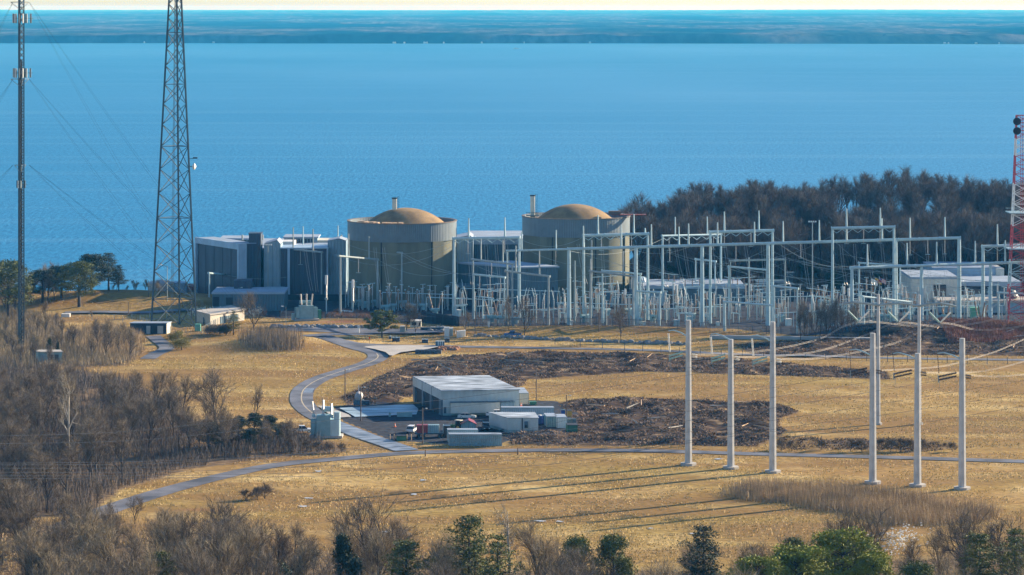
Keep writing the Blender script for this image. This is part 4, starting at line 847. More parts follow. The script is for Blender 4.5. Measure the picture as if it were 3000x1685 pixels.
DW = [[(-20, 1278), (400, 1262), (800, 1216), (1180, 1184), (1515, 1144), (1720, 1117), (1900, 1114 - 18), (2113, 1062)],
      [(-20, 1300), (400, 1290), (800, 1250), (1180, 1208), (1494, 1174), (1720, 1143), (1960, 1107), (2140, 1080), (2264, 1058)],
      [(-20, 1357), (400, 1352), (800, 1335), (1180, 1296), (1515, 1262), (1720, 1219), (2030, 1172), (2263, 1136), (2430, 1108)],
      [(-20, 1362), (500, 1356), (1007, 1320), (1400, 1290), (1800, 1240), (2156, 1182), (2540, 1120)],
      [(-20, 1372), (500, 1368), (1000, 1340), (1500, 1305), (2000, 1235), (2306, 1189), (2690, 1125), (2820, 1104)],
      [(-20, 1384), (500, 1382), (1000, 1362), (1500, 1330), (2000, 1268), (2327, 1223), (2600, 1180), (3020, 1112)],
      [(-20, 1394), (600, 1392), (1100, 1376), (1600, 1340), (2000, 1300), (2327, 1249), (2566, 1219), (3020, 1150)],
      [(-20, 1402), (600, 1399), (1200, 1388), (1700, 1350), (2156, 1270), (2566, 1257), (3020, 1186)]]
for i, d in enumerate(DW):
    pts = []
    for px, py in d: q = px / 3000; Y = 545 + 190 * q; pts.append(PY(px, py, Y))
    wire('cable', ('highest', 'second', 'third', 'fourth', 'fifth', 'sixth', 'seventh', 'lowest')[i] + ' of the dark cables crossing the field from the left', dg, pts, .034, 'wire_dark', 6)
# slack lines from gantry to gantry
def sag(a, b, s, r=.05, m='steel_mid', n=10):
    a, b = Vector(a), Vector(b); pts = []
    for k in range(n + 1): q = k / n; p = a.lerp(b, q); p.z -= 4 * s * q * (1 - q); pts.append(tuple(p))
    return MB().path(pts, r, 3)
for i, (a, b, s) in enumerate([((1176, 740, 1075), (1390, 808, 1040), 1.5), ((1176, 746, 1075), (1390, 800, 1040), 2.5), ((1106, 760, 1110), (1330, 800, 1060), 3), ((960, 736, 1120), (1330, 720, 1055), 6), ((1023, 718, 1120), (1330, 705, 1055), 4), ((1522, 700, 1050), (1710, 694, 1060), 3), ((1522, 720, 1050), (1860, 770, 1040), 4), ((1667, 735, 1040), (1941, 700, 1100), 3), ((1863, 735, 1040), (2081, 690, 1060), 3), ((1730, 800, 1030), (2136, 785, 1060), 5), ((1863, 760, 1040), (2300, 770, 1060), 6), ((2057, 740, 1035), (2439, 690, 1050), 5), ((2263, 690, 1060), (2700, 790, 1035), 5), ((2250, 730, 1035), (2618, 760, 1050), 5), ((2263, 700, 1060), (2517, 776, 1090), 4), ((2619, 690, 1045), (2900, 790, 1040), 5), ((2439, 700, 1045), (2700, 800, 1035), 5), ((2700, 800, 1035), (3020, 850, 1040), 4), ((2496, 800, 1020), (3020, 900, 1035), 6), ((1360, 760, 1040), (1730, 800, 1030), 5), ((664, 806, 1120), (840, 812, 1120), 1), ((2250, 760, 1035), (2530, 870, 1020), 3), ((2810, 720, 1050), (3010, 730, 1050), 2), ((2081, 740, 1060), (2494, 800, 1020), 7), ((1941, 730, 1100), (2263, 720, 1060), 6)]):
    tag(sag(PY(*a), PY(*b), s).build('bus_wire', 'steel_mid'), 'thin slack wire strung between switchyard gantries', 'cable', 'slack wires between gantries')
rw = random.Random(8)
for i in range(16):
    x0 = 1720 + i * 62 + rw.uniform(-20, 20); y0 = 742 + (i % 4) * 14 + rw.uniform(-4, 4); L = rw.uniform(380, 620)
    tag(sag(PY(x0, y0, 1062 - (i % 3) * 10), PY(min(3020, x0 + L), y0 + rw.uniform(50, 105), 1034 - (i % 3) * 4), rw.uniform(1, 3), .045).build('bus_wire', 'steel_mid'), 'long thin bus wire slanting across the right half of the switchyard', 'cable', 'long slanting bus wires')
for i, px in enumerate([890, 915, 1005, 1095, 1120, 1370, 1420, 1450, 1480, 1690, 1760, 1850, 1930, 1975, 2000, 2080, 2120, 2180, 2230, 2290, 2350, 2460, 2500, 2540, 2580, 2650, 2710, 2760]):
    Y = 1050 if px > 1200 else 1100; top = 735 if px > 1200 else 745; a = PY(px, top - 20, Y); b_ = PY(px + rw.uniform(8, 25), top + rw.uniform(95, 130), Y - 4)
    bb = sag(a, b_, 1.5, .045); bb2 = sag((a[0] + .8, a[1], a[2]), (b_[0] + .8, b_[1], b_[2]), 1.5, .045); bb.add(bb2.v, bb2.f); tag(bb.build('drop_wire', 'insul_grey'), 'pair of drop wires hanging from a gantry beam to the equipment', 'cable', 'drop wires under the gantries')
# ------------------------------------------------------------------ maintenance yard
def z2(x, y): return 1180 + x / 4.77, 1050 + y / 4.77
# warehouse
P0 = Vector(G(1297.4, 1217.7)[:2]); fd = Vector((math.cos(R(6)), math.sin(R(6)))) * 20.6; sd_ = Vector((-8.6, 30.6)); hw = 6.6
t = thing('warehouse', 'big pale metal warehouse with frosted flat roof and three dark bays', 'warehouse', (P0.x, P0.y, 0))
c0, c1, c2, c3 = P0, P0 + fd, P0 + fd + sd_, P0 + sd_; nf = Vector((fd.y, -fd.x)).normalized(); ns = Vector((-sd_.y, sd_.x)).normalized(); ns = ns if ns.x < 0 else -ns
M['wh_wall'] = ribbed('warehouse_wall_sheet', (.50, .53, .50), 1.2, .04)
MB().prism([tuple(c) for c in (c0, c1, c2, c3)], 0, hw - .004).build('wall', 'wh_wall', t)
MB().prism([tuple(c0 + nf * .35 + ns * .5), tuple(c1 + nf * .35 - ns * .3), tuple(c2 - ns * .3), tuple(c3 + ns * .5)], hw, hw + .28).build('roof', 'roof_frost', t)
def onf(a, b, t0, t1, z0, z1, n_, d, m, nm, par=None, din=0):
    p, q = a.lerp(b, t0), a.lerp(b, t1); return MB().prism([tuple(p + n_ * d), tuple(q + n_ * d), tuple(q + n_ * din), tuple(p + n_ * din)], z0, z1).build(nm, m, par or t)
onf(c0, c3, .0, 1, 4.3, hw - .02, ns, .5, 'wh_wall', 'fascia')
for q in (.33, .66): onf(c0, c3, q - .004, q + .004, 4.35, hw - .05, ns, .54, 'dark', 'panel_joint', None, .5)
for i, (a, b) in enumerate(((.10, .33), (.42, .62), (.70, .92))): onf(c0, c3, a, b, .02, 4.28, ns, .05, 'dark', 'dark_bay')  # dark panels put the shade of the recessed openings into colour
for a, b in ((0, .09), (.34, .41), (.63, .69), (.93, 1)): onf(c0, c3, a, b, 0, 4.29, ns, .4, 'clad_mid', 'pier')
onf(c0, c1, .10, .745, .75, 3.55, nf, 1.6, 'clad_cream', 'lean_to', None, .0); onf(c0, c1, .755, .93, .75, 3.5, nf, 1.4, 'clad_light', 'lean_to')
onf(c0, c1, .09, .94, 3.6, 3.75, nf, 1.8, 'clad_mid', 'lean_to_roof')
onf(c0, c1, .0, 1.0, .02, .6, nf, .05, 'trafo', 'plinth_band'); onf(c0, c1, .01, .045, .6, 2.3, nf, .07, 'clad_mid', 'door')
def contain(label, x0, x1, ybase, h, depth, m, roof='roof_white', z0=0.0, ends=True, name='shipping_container', cat='container', skew=0, group=None):
    Y = GY(ybase); a, b = GX(x0, Y), GX(x1, Y); t = thing(name, label, cat, ((a + b) / 2, Y, 0), 0, group)
    f = [(a, Y), (b, Y + skew), (b - .1 * depth, Y + depth + skew), (a - .1 * depth, Y + depth)]
    MB().prism(f, z0 + .12, z0 + h).build('body', m, t); MB().prism([(p[0] + (-.06 if i in (0, 3) else .06), p[1] + (-.06 if i < 2 else .06)) for i, p in enumerate(f)], z0 + h, z0 + h + .1).build('roof', roof, t)
    if ends:
        fr = MB()
        for p in (f[0], f[1]): fr.box((p[0], p[1], z0 + h / 2), (.2, .2, h))
        fr.box(((a + b) / 2, Y + skew / 2 - .03, z0 + h - .08), (abs(b - a), .1, .18)); fr.build('corner_posts', 'steel_mid', t)
        if b - a < 4:
            for q in (.27, .5, .73): MB().box((a + (b - a) * q, Y - .05 + skew * q, z0 + h / 2), (.06, .06, h * .88)).build('lock_rod', 'steel', t)
    return t
contain('cream container behind the warehouse right end', 1521, 1548, 1186, 3.2, 12, 'cream')
contain('long low white container trailer to the right of the warehouse', 1470, 1623, 1229, 3.1, 2.6, 'contgrey')
contain('long blue grey container, frontmost by the field road', 1316, 1470, 1308, 3.0, 2.5, 'contblue')
contain('white roofed container tucked behind the long blue grey one', 1312, 1400, 1296, 3.1, 2.6, 'contgrey')
contain('teal container standing end on beside the white one', 1601, 1631, 1253, 2.9, 6.2, 'teal')
contain('white container standing end on right of the teal one', 1632, 1661, 1256, 2.9, 6.2, 'white')
contain('open topped dark green skip at the yard right end', 1663, 1692, 1268, 1.9, 4, 'green', 'dark', 0, False, 'skip', 'skip')
contain('small bright green bin behind the warehouse corner', 1552, 1572, 1187, .8, 1.5, 'green', 'green', 0, False, 'bin', 'bin')
contain('yellow brown skip at the edge of the brush', 1659, 1676, 1222, 1.6, 3, 'yellow', 'dark', 0, False, 'skip', 'skip')
contain('blue crate beside the yellow skip', 1645, 1657, 1218, 1.4, 1.5, 'bluepl', 'clad_mid', 0, False, 'crate', 'crate')
contain('dark equipment box right of the green skip', 1662, 1688, 1252, 2.0, 2, 'clad_mid', 'steel_dark', 0, False, 'equipment_box', 'box')
for x0, x1, lab in ((1574, 1588, 'blue portable toilet nearest the office trailer'), (1589, 1602, 'second blue portable toilet beside the teal container')):
    Y = GY(1243); a, b = GX(x0, Y), GX(x1, Y); t = thing('portable_toilet', lab, 'portable toilet', ((a + b) / 2, Y, 0), 0, 'blue portable toilets')
    MB().box(((a + b) / 2, Y + .6, 1.1), (b - a, 1.2, 2.2)).build('cabin', 'bluepl', t); MB().lathe(((a + b) / 2, Y + .6, 2.2), [(.68, 0), (.5, .2), (.01, .3)], 10).build('roof', 'white', t); MB().box(((a + b) / 2, Y - .02, 1.05), ((b - a) * .7, .04, 1.9)).build('door', 'bluecar', t)
# office trailer
Y = GY(1270); a, b = GX(1488, Y), GX(1577, Y); t = thing('office_trailer', 'pale double wide office trailer with stained flat roof', 'trailer', ((a + b) / 2, Y, 0))
sk = -1.9; MB().prism([(a, Y), (b, Y), (b - 1, Y + 10.5), (a + sk * 2.6, Y + 10.5)], .9, 3.95).build('wall', 'wh_wall', t)
MB().prism([(a - .2, Y - .25), (b + .2, Y - .25), (b - .8, Y + 10.8), (a + sk * 2.6 - .3, Y + 10.8)], 3.95, 4.1).build('roof', 'roof_frost', t)
MB().prism([(a + .2, Y + .1), (b - .2, Y + .1), (b - 1.1, Y + 10.3), (a + sk * 2.5, Y + 10.3)], 0, .9).build('skirt', 'trafo', t)
MB().box((a + (b - a) * .47, Y - .03, 2.4), (.28, .1, 3.0)).build('wall_joint', 'dark', t); MB().box((a + (b - a) * .60, Y - .3, 2.3), (.9, .6, 1.7)).build('air_conditioner', 'clad_mid', t); MB().box((a + (b - a) * .60, Y - .64, 1.9), (.7, .06, .7)).build('vent_grille', 'dark', t)
for q in (.44, .72): MB().tube((a + (b - a) * q, Y - .1, .1), (a + (b - a) * q, Y - .1, 3.9), .05, None, 4).build('downpipe', 'white', t)
bq = MB()
for k in range(5): bq.box((a - 2.2 + k * .35, Y + 3.2, .16 + .18 * k), (.35, 1.2, .1))
bq.build('entrance_steps', 'steel_dark', t)
# shed with gable
Y = GY(1266); a, b = GX(1351, Y), GX(1394, Y); t = thing('gable_shed', 'small blue grey shed with dark red gable roof beside the tractor', 'shed', ((a + b) / 2, Y, 0))
c = (a + b) / 2; MB().add([(a, Y, 0), (b, Y, 0), (b, Y, 2.1), (c, Y, 3.0), (a, Y, 2.1), (a, Y + 4, 0), (b, Y + 4, 0), (b, Y + 4, 2.1), (c, Y + 4, 3.0), (a, Y + 4, 2.1)], [(0, 1, 2, 3, 4), (9, 8, 7, 6, 5), (0, 5, 6, 1), (1, 6, 7, 2), (4, 9, 5, 0)]).build('wall', 'contblue', t)
MB().add([(a - .25, Y - .3, 2.08), (c, Y - .3, 3.12), (b + .25, Y - .3, 2.08), (a - .25, Y + 4.3, 2.08), (c, Y + 4.3, 3.12), (b + .25, Y + 4.3, 2.08), (a - .25, Y - .3, 1.96), (c, Y - .3, 3.0), (b + .25, Y - .3, 1.96)], [(0, 1, 4, 3), (1, 2, 5, 4), (6, 7, 1, 0), (7, 8, 2, 1)]).build('roof', 'redp', t)

# vehicles -----------------------------------------------------------
def loft(mb, prof, w, tap=0.0):
    """side profile (x,z) extruded over the width, upper points drawn in"""
    zm = min(z for x, z in prof); zM = max(z for x, z in prof); n = len(prof)
    L = [(x, -w / 2 + tap * (z - zm) / (zM - zm), z) for x, z in prof]; Rr = [(x, w / 2 - tap * (z - zm) / (zM - zm), z) for x, z in prof]
    return mb.add(L + Rr, [tuple(range(n)), tuple(range(2 * n - 1, n - 1, -1))] + [(i, n + i, n + (i + 1) % n, (i + 1) % n) for i in range(n)])
SHP = {
 'sedan': dict(L=4.8, body=[(-2.4, .35), (-2.42, .75), (-2.3, .95), (-1.2, 1.02), (1.0, 1.0), (2.1, .88), (2.4, .7), (2.42, .35)], cab=[(-1.75, .98), (-1.1, 1.42), (.25, 1.45), (1.15, .98)], w=1.82, wh=(-1.45, 1.5), r=.33),
 'suv': dict(L=4.7, body=[(-2.3, .45), (-2.35, 1.05), (1.1, 1.1), (2.2, 1.02), (2.35, .8), (2.35, .45)], cab=[(-2.3, 1.04), (-2.15, 1.75), (.45, 1.78), (1.2, 1.06)], w=1.9, wh=(-1.45, 1.45), r=.38),
 'pickup': dict(L=5.8, body=[(-2.9, .5), (-2.9, 1.08), (-.75, 1.08), (-.75, 1.12), (1.6, 1.15), (2.8, 1.08), (2.9, .8), (2.9, .5)], cab=[(-.75, 1.1), (-.7, 1.85), (.75, 1.85), (1.45, 1.12)], w=2.0, wh=(-1.75, 1.85), r=.42)}
def vehicle(name, kind, label, px, pb, rz, paint, cat):
    x, y, _ = G(px, pb); s = SHP[kind]; t = thing(name, label, cat, (x, y, gz(x, y) + .14), rz); ABS[t.name] = Vector()
    loft(MB(), s['body'], s['w'], .08).build('body', paint, t)
    cb = loft(MB(), s['cab'], s['w'] - .14, .18).build('cabin', 'glass', t)
    xa, xb = s['cab'][1][0], s['cab'][2][0]; zt = max(z for _, z in s['cab']); MB().box(((xa + xb) / 2, 0, zt + .03), (xb - xa + .1, s['w'] - .5, .07)).build('roof_panel', paint, t)
    pl = MB()
    for xx in ((xa + xb) / 2,): 
        for sy in (-1, 1): pl.box((xx, sy * (s['w'] / 2 - .13), (zt + 1.0) / 2), (.12, .08, zt - 1.0))
    pl.build('door_pillars', paint, t)
    if kind == 'pickup': MB().box((-1.8, 0, 1.10), (1.9, 1.6, .06)).build('cargo_bed', 'dark', t)
    for wx in s['wh']:
        for sy in (-1, 1):
            w_ = MB().tube((wx, sy * (s['w'] / 2 - .24), s['r']), (wx, sy * (s['w'] / 2 + .02), s['r']), s['r'], None, 14).build('wheel', 'tyre', t); MB().tube((wx, sy * (s['w'] / 2 + .01), s['r']), (wx, sy * (s['w'] / 2 + .035), s['r']), s['r'] * .55, None, 10).build('rim', 'steel', w_)
    for sy in (-1, 1): MB().box((s['body'][-1][0] - .02, sy * .62, .72), (.1, .34, .16)).build('headlight', 'white', t); MB().box((s['body'][0][0] + .02, sy * .66, .8), (.08, .26, .16)).build('tail_light', 'redp', t)
    return t
vehicle('parked_car', 'sedan', 'silver sedan broadside in front of the warehouse', 1368, 1228, R(-6), 'silver', 'car')
vehicle('pickup_truck', 'pickup', 'white pickup truck half hidden behind the office trailer', 1455, 1223, R(2), 'whitecar', 'pickup truck')
vehicle('parked_car', 'suv', 'white car seen from behind at the left of the red trailer', 1207, 1268, R(78), 'whitecar', 'car')
vehicle('parked_car', 'suv', 'small dark four wheel drive beside the gable shed', 1424, 1262, R(-84), 'darkcar', 'car')
vehicle('parked_car', 'sedan', 'silver car partly hidden left of the office trailer', 1457, 1250, R(12), 'silver', 'car')
vehicle('pickup_truck', 'pickup', 'dark blue pickup truck parked by the boulder row', 1502, 987, R(176), 'bluecar', 'pickup truck')
vehicle('pickup_truck', 'pickup', 'white pickup truck behind the three stack transformer', 884, 1268, R(5), 'whitecar', 'pickup truck')
# tractor
x, y, _ = G(1340, 1262); t = thing('tractor', 'green tractor with pale cab roof beside the gable shed', 'tractor', (x, y, .14), R(150)); ABS[t.name] = Vector()
for sy in (-1, 1):
    w_ = MB().tube((-.8, sy * .75, .85), (-.8, sy * 1.15, .85), .85, None, 18).build('rear_wheel', 'tyre', t); MB().tube((-.8, sy * 1.14, .85), (-.8, sy * 1.18, .85), .42, None, 12).build('rim', 'yellow', w_)
    w_ = MB().tube((1.6, sy * .7, .5), (1.6, sy * .98, .5), .5, None, 14).build('front_wheel', 'tyre', t); MB().tube((1.6, sy * .97, .5), (1.6, sy * 1.0, .5), .25, None, 10).build('rim', 'yellow', w_)
loft(MB(), [(-1.2, .7), (-1.2, 1.3), (.3, 1.5), (2.1, 1.35), (2.2, .6)], .95, .1).build('body', 'tractor', t)
b = MB()
for xx, yy in ((-1.1, -.6), (-1.1, .6), (.25, -.6), (.25, .6)): b.tube((xx, yy, 1.2), (xx, yy * .92, 2.55), .06, None, 5)
b.build('cab_frame', 'tractor', t); MB().box((-.42, 0, 1.9), (1.3, 1.1, 1.1)).build('cab_glass', 'glass', t); MB().box((-.42, 0, 2.62), (1.75, 1.45, .16)).build('cab_roof', 'cream', t); MB().tube((1.2, .3, 1.4), (1.2, .3, 2.3), .05, None, 6).build('exhaust', 'dark', t)
# truck and flat trailer with red and blue boxes
Y = GY(1283); xa = GX(1217, Y); t = thing('flatbed_trailer', 'flatbed trailer loaded with a dark red box and a blue grey box', 'trailer', (xa + 4, Y, 0))
MB().box((xa + 3.4, Y + 1.2, 1.05), (7.2, 2.4, .3)).build('deck', 'steel_dark', t)
for k in (.8, 2.0, 6.2):
    for yy in (.1, 2.2): MB().tube((xa + k, Y + yy - .15, .5), (xa + k, Y + yy + .15, .5), .48, None, 12).build('wheel', 'tyre', t)
MB().box((xa + 1.7, Y + 1.3, 2.2), (2.8, 2.2, 2.0)).build('red_box', 'redp', t); MB().box((xa + 4.6, Y + 1.3, 2.2), (2.8, 2.2, 2.0)).build('blue_box', 'contblue', t)
t = thing('flatbed_truck', 'dark truck cab coupled at the right of the loaded flatbed trailer', 'truck', (xa + 8, Y, 0))
MB().box((xa + 8.0, Y + 1.3, 1.9), (1.7, 2.3, 2.3)).build('cab', 'darkcar', t); MB().box((xa + 8.2, Y + .13, 2.3), (.9, .06, .8)).build('side_window', 'glass', t); MB().box((xa + 9.1, Y + 1.3, 1.2), (.9, 2.1, .9)).build('bonnet', 'cream', t)
for k in (7.4, 9.2):
    for yy in (.1, 2.4): MB().tube((xa + k, Y + yy - .15, .5), (xa + k, Y + yy + .15, .5), .5, None, 12).build('wheel', 'tyre', t)
MB().tube((xa + 7.1, Y + .5, 1), (xa + 7.1, Y + .5, 3.4), .08, None, 6).build('exhaust', 'steel', t)
# cone, bollards, blocks, bins
def cone(px, pb, label):
    x, y, _ = G(px, pb); t = thing('traffic_cone', label, 'cone', (x, y, .1)); MB().lathe((x, y, .12), [(.42, 0), (.42, .06), (.26, .07), (.06, 1.0), (.01, 1.02)], 12).build('cone_body', 'orange', t); MB().lathe((x, y, .12), [(.225, .42), (.18, .62)], 12).build('reflective_band', 'white', t)
cone(1157, 1252, 'orange traffic cone alone on the gravel'); cone(1527, 1192, 'orange traffic cone by the cream container')
for i, px in enumerate((1143, 1155, 1192, 1205)):
    x, y, _ = G(px, 1290); tag(MB().tube((x, y, 0), (x, y, 1.5), .14, None, 8).build('bollard', 'woodpale'), 'short pale timber post by the green skip at the yard entrance', 'bollard', 'timber posts at the yard entrance')
contain('low dark green skip between the timber posts', 1162, 1190, 1293, 1.3, 2.0, 'green', 'dark', 0, False, 'skip', 'skip')
for px, w_ in ((1142, 6), (1182, 38), (1204, 7)):
    Y = GY(1221); tag(MB().box((GX(px, Y), Y, .65), (w_ * Y / F, .9, 1.3)).build('concrete_block', 'trafo'), 'grey green concrete block on the frosty wash pad', 'block', 'concrete blocks on the wash pad')
Y = GY(1186); x = GX(1051, Y); t = thing('fuel_tank', 'white rounded fuel tank on a concrete plinth beside the wash pad', 'tank', (x, Y, 0))
MB().box((x, Y, .7), (2.8, 2.4, 1.3)).build('plinth', 'clad_mid', t); tk = MB().lathe((0, 0, 0), [(.01, -2.4), (.9, -2.2), (1.1, -1.6), (1.1, 1.6), (.9, 2.2), (.01, 2.4)], 20); tk.v = [(x + a_ , Y + c_ + 1.0, 2.3 + b_) for a_, b_, c_ in tk.v]; tk.build('tank_shell', 'tank', t); MB().tube((x, Y, 3.5), (x, Y, 5.4), .07, None, 5).build('vent_pipe', 'white', t)
tag(MB().box((GX(1070, Y), Y - .3, .6), (2.4, 1.6, 1.2)).build('generator_box', 'clad_dark'), 'low dark box right of the white fuel tank', 'box')
# round bales / stones in a row behind the sheds
for i in range(26):
    px = 1288 + i * 8.2; x, y, _ = G(px, 1277); tag(MB().lathe((x, y, 0), [(.34, 0), (.34, .45), (.01, .55)], 8).build('barrier_stone', 'reed'), 'small tan stone in the row behind the long container', 'stone', 'row of tan stones in the yard')
# three stack transformer
Y = GY(1282); x = GX(955, Y); t = thing('stack_transformer', 'tall pale blue transformer with three upright bushings beside the winding road', 'transformer', (x, Y, 0))
MB().box((x, Y + 1, .3), (8.5, 5, .6)).build('plinth', 'pad', t); MB().box((x - .6, Y + .2, 3.2), (3.6, 3.4, 5.2)).build('tank', 'trafo', t); MB().box((x + 2.0, Y, 2.6), (1.6, 2.8, 4.2)).build('tank_annex', 'steel', t)
MB().tube((x + 2.9, Y - .6, .5), (x + 2.9, Y - .6, 6.6), .85, None, 14).build('cooling_cylinder', 'steel', t)
for k in range(6): MB().box((x - 3.2, Y - 1 + k * .6, 2.7), (1.3, .18, 3.8)).build('radiator_fin', 'trafo', t)
cv = MB().lathe((0, 0, 0), [(.01, -1.7), (.7, -1.6), (.7, 1.6), (.01, 1.7)], 16); cv.v = [(x - .1 + c_ * .9, Y + .8, 6.9 + a_ + 0 * b_) if False else (x + .4 + c_ * .9, Y + .8 + a_, 7.2 + b_) for a_, b_, c_ in cv.v]; cv.build('conservator', 'steel', t)
for px, pt_ in ((919, 1175), (947, 1170), (971, 1181)):
    xx = GX(px, Y); o = MB().ins((xx, Y - .2, 5.8), (xx - .4 if px < 930 else xx, Y - .2, Z(pt_, Y)), .3, 16).build('bushing', 'insul_grey', t); MB().tube((xx, Y - .2, 5.2), (xx, Y - .2, 6.0), .5, None, 10).build('turret', 'steel', o)
# utility poles
def upole(label, px, pt_, pb, lamp=True, arms=False):
    Y = GY(pb); x = GX(px, Y); z0 = gz(x, Y); zt = Z(pt_, Y); t = thing('utility_pole', label, 'utility pole', (x, Y, z0), 0, 'weathered utility poles'); MB().tube((x, Y, z0), (x, Y, zt), .17, .12, 7).build('pole', 'wood', t)
    if lamp: MB().tube((x, Y, zt - .4), (x + .9, Y, zt - .1), .05, None, 4).build('lamp_arm', 'steel_mid', t); MB().box((x + 1.0, Y, zt - .15), (.45, .3, .22)).build('lamp_head', 'white', t)
    if arms: MB().box((x, Y, zt - .5), (1.8, .14, .14)).build('crossarm', 'wood', t)
upole('wooden pole with lamp on the slope above the fuel tank', 1011, 1082, 1177); upole('leaning grey pole on the wash pad edge', 1057, 1133, 1232)
upole('wooden pole with lamp between road and flatbed trailer', 1238, 1195, 1304); upole('pale wooden pole behind the warehouse by the green bin', 1571, 1082, 1178, False); upole('dark wooden pole at the white container end', 1660, 1157, 1254)
upole('short stub post at the road junction', 1246, 1317, 1338, False); upole('short stub post by the field road', 1517, 1312, 1334, False); upole('slim post on the grass knoll by the left road', 376, 886, 928, False)
upole('slim brown post beside the lattice tower', 561, 875, 937, False); upole('wooden pole in the boulder row by the yard', 1392, 912, 982, False); upole('bare pole on the grass berm before the right reactor building', 1755, 892, 978, False)
# platform mast and lamp post by the left shore
Y = GY(900); x = GX(435, Y); t = thing('siren_mast', 'slim dark mast with small platform near the left shore', 'mast', (x, Y, 0)); MB().tube((x, Y, 0), (x, Y, Z(822, Y)), .16, .1, 6).build('pole', 'steel_dark', t); MB().box((x, Y, Z(840, Y)), (2.2, 1, .2)).build('platform', 'steel_dark', t); MB().box((x - .5, Y, Z(834, Y)), (.7, .7, 1)).build('siren_horn', 'steel_dark', t)
# flood light mast
for px, pt_, pb, lab in ((785, 718, 880, 'tall floodlight mast before the gabled pale block'), (2380, 650, 905, 'tall floodlight mast before the bluff trees')):
    Y = GY(pb); x = GX(px, Y); t = thing('floodlight_mast', lab, 'light mast', (x, Y, 0)); zt = Z(pt_, Y); MB().tube((x, Y, 0), (x, Y, zt), .28, .16, 8).build('pole', 'steel_mid', t)
    for dx in (-1.2, -.4, .4, 1.2): MB().box((x + dx, Y, zt + .1), (.5, .5, .4)).build('lamp_head', 'white', t)
    MB().box((x, Y, zt - .2), (3, .12, .12)).build('lamp_bar', 'steel_mid', t)

# ------------------------------------------------------------------ lawn by the gatehouse
def bxt(name, label, cat, x0, x1, yt, yb, d, m, roof, group=None):
    Y = GY(yb); z0 = gz(GX((x0 + x1) / 2, Y), Y); a, b = GX(x0, Y), GX(x1, Y); t = thing(name, label, cat, ((a + b) / 2, Y, z0), 0, group)
    h = (yb - yt) / F * Y; MB().prism([(a, Y), (b, Y), (b, Y + d), (a, Y + d)], z0, z0 + h).build('body', m, t); MB().prism([(a - .06, Y - .06), (b + .06, Y - .06), (b + .06, Y + d + .06), (a - .06, Y + d + .06)], z0 + h, z0 + h + .1).build('lid', roof, t); return t
za3 = lambda x, y: (1000 + x / 6.43, 860 + y / 6.43)
for lab, x0, x1, y0, y1 in (('dark block box nearest the pine on the lawn', 1149, 1171, 991, 1003), ('dark block box in the middle of the lawn', 1236, 1254, 995, 1005), ('dark block box behind the timber crate', 1302, 1317, 991, 1003), ('small dark bin beside the lawn pine', 1139, 1146, 988, 996)):
    bxt('garden_box', lab, 'box', x0, x1, y0, y1, 1.8, 'clad_dark', 'clad_light', 'dark boxes on the lawn')
bxt('equipment_cabinet', 'tall pale equipment cabinet on the lawn', 'cabinet', 1302, 1316, 960, 986, 2.5, 'white', 'white'); bxt('equipment_cabinet', 'grey equipment cabinet right of the tallest one', 'cabinet', 1317, 1327, 962, 985, 2.5, 'steel_mid', 'white')
for i in range(4): bxt('supply_cabinet', 'white upright cabinet in the row of four on the lawn', 'cabinet', 1338 + i * 6.6, 1343.6 + i * 6.6, 971 - i * .8, 989 - i * .8, 2, 'white', 'white', 'row of white cabinets')
t = bxt('gatehouse', 'small cream guard booth with dark windows by the yard fence', 'booth', 1202, 1234, 943, 962, 4, 'cream', 'white')
Y = GY(962); MB().box((GX(1213, Y), Y - .05, 1.6), (1.6, .08, 1)).build('window', 'glass', t); MB().box((GX(1229, Y), Y - .05, 1.4), (.5, .08, 1.2)).build('window', 'glass', t)
bxt('gate_shelter', 'open shelter beside the lawn pine', 'shelter', 1172, 1187, 958, 978, 1.5, 'steel_mid', 'white'); bxt('dark_barrier_wall', 'long dark concrete barrier beside the cream booth', 'barrier', 1232, 1300, 964, 973, 1, 'clad_dark', 'steel_mid')
t = bxt('dumpster', 'dark slatted crate standing over the red soil', 'crate', 1276, 1302, 1001, 1020, 2, 'clad_mid', 'steel_mid')
for q in (1284, 1290, 1296): Y = GY(1020); MB().box((GX(q, Y), Y - .05, 1.2), (.3, .06, 2)).build('slat', 'steel', t)
Y = GY(1037); a = GX(1217, Y); b_ = GX(1293, Y); tag(MB().box(((a + b_) / 2, Y, .7), (b_ - a, 2, 1.2), R(-4)).build('timber_beam', 'clad_dark'), 'long dark stacked beam lying at the edge of the pale apron', 'beam')
b = MB(); rr_ = random.Random(4)
for k in range(40): x, y, _ = G(rr_.uniform(1282, 1340), rr_.uniform(1020, 1027)); b.lathe((x, y, -.1), [(1.1, 0), (.8, .6), (.3, .9), (.01, 1)], 7)
tag(b.build('soil_heap', 'soil'), 'heap of red soil beside the dark crate', 'heap', kind='stuff')
def sign(name, label, px, pt_, pb, w_, h_, m, post='white', pw=.12):
    Y = GY(pb); x = GX(px, Y); z0 = gz(x, Y); zt = Z(pt_, Y); t = thing(name, label, 'sign', (x, Y, z0)); MB().tube((x, Y, z0), (x, Y, zt - h_ / 2), pw, None, 6).build('post', post, t); MB().box((x, Y - .1, zt - h_ / 2), (w_, .08, h_)).build('sign_board', m, t)
sign('road_sign', 'white T shaped marker post by the parking road', 1051, 955, 979, .9, .8, 'white', 'white', .2); sign('warning_sign', 'small orange sign beside the winding road junction', 1082.5, 987, 1011, .5, .8, 'orange', 'wood', .06)
sign('marker_post', 'white marker post by the cabinet row', 1334, 965, 980, .3, .5, 'white'); sign('notice_board', 'white post with small arm left of the blue pickup', 1432, 942, 968, .8, 1, 'white', 'white', .25)
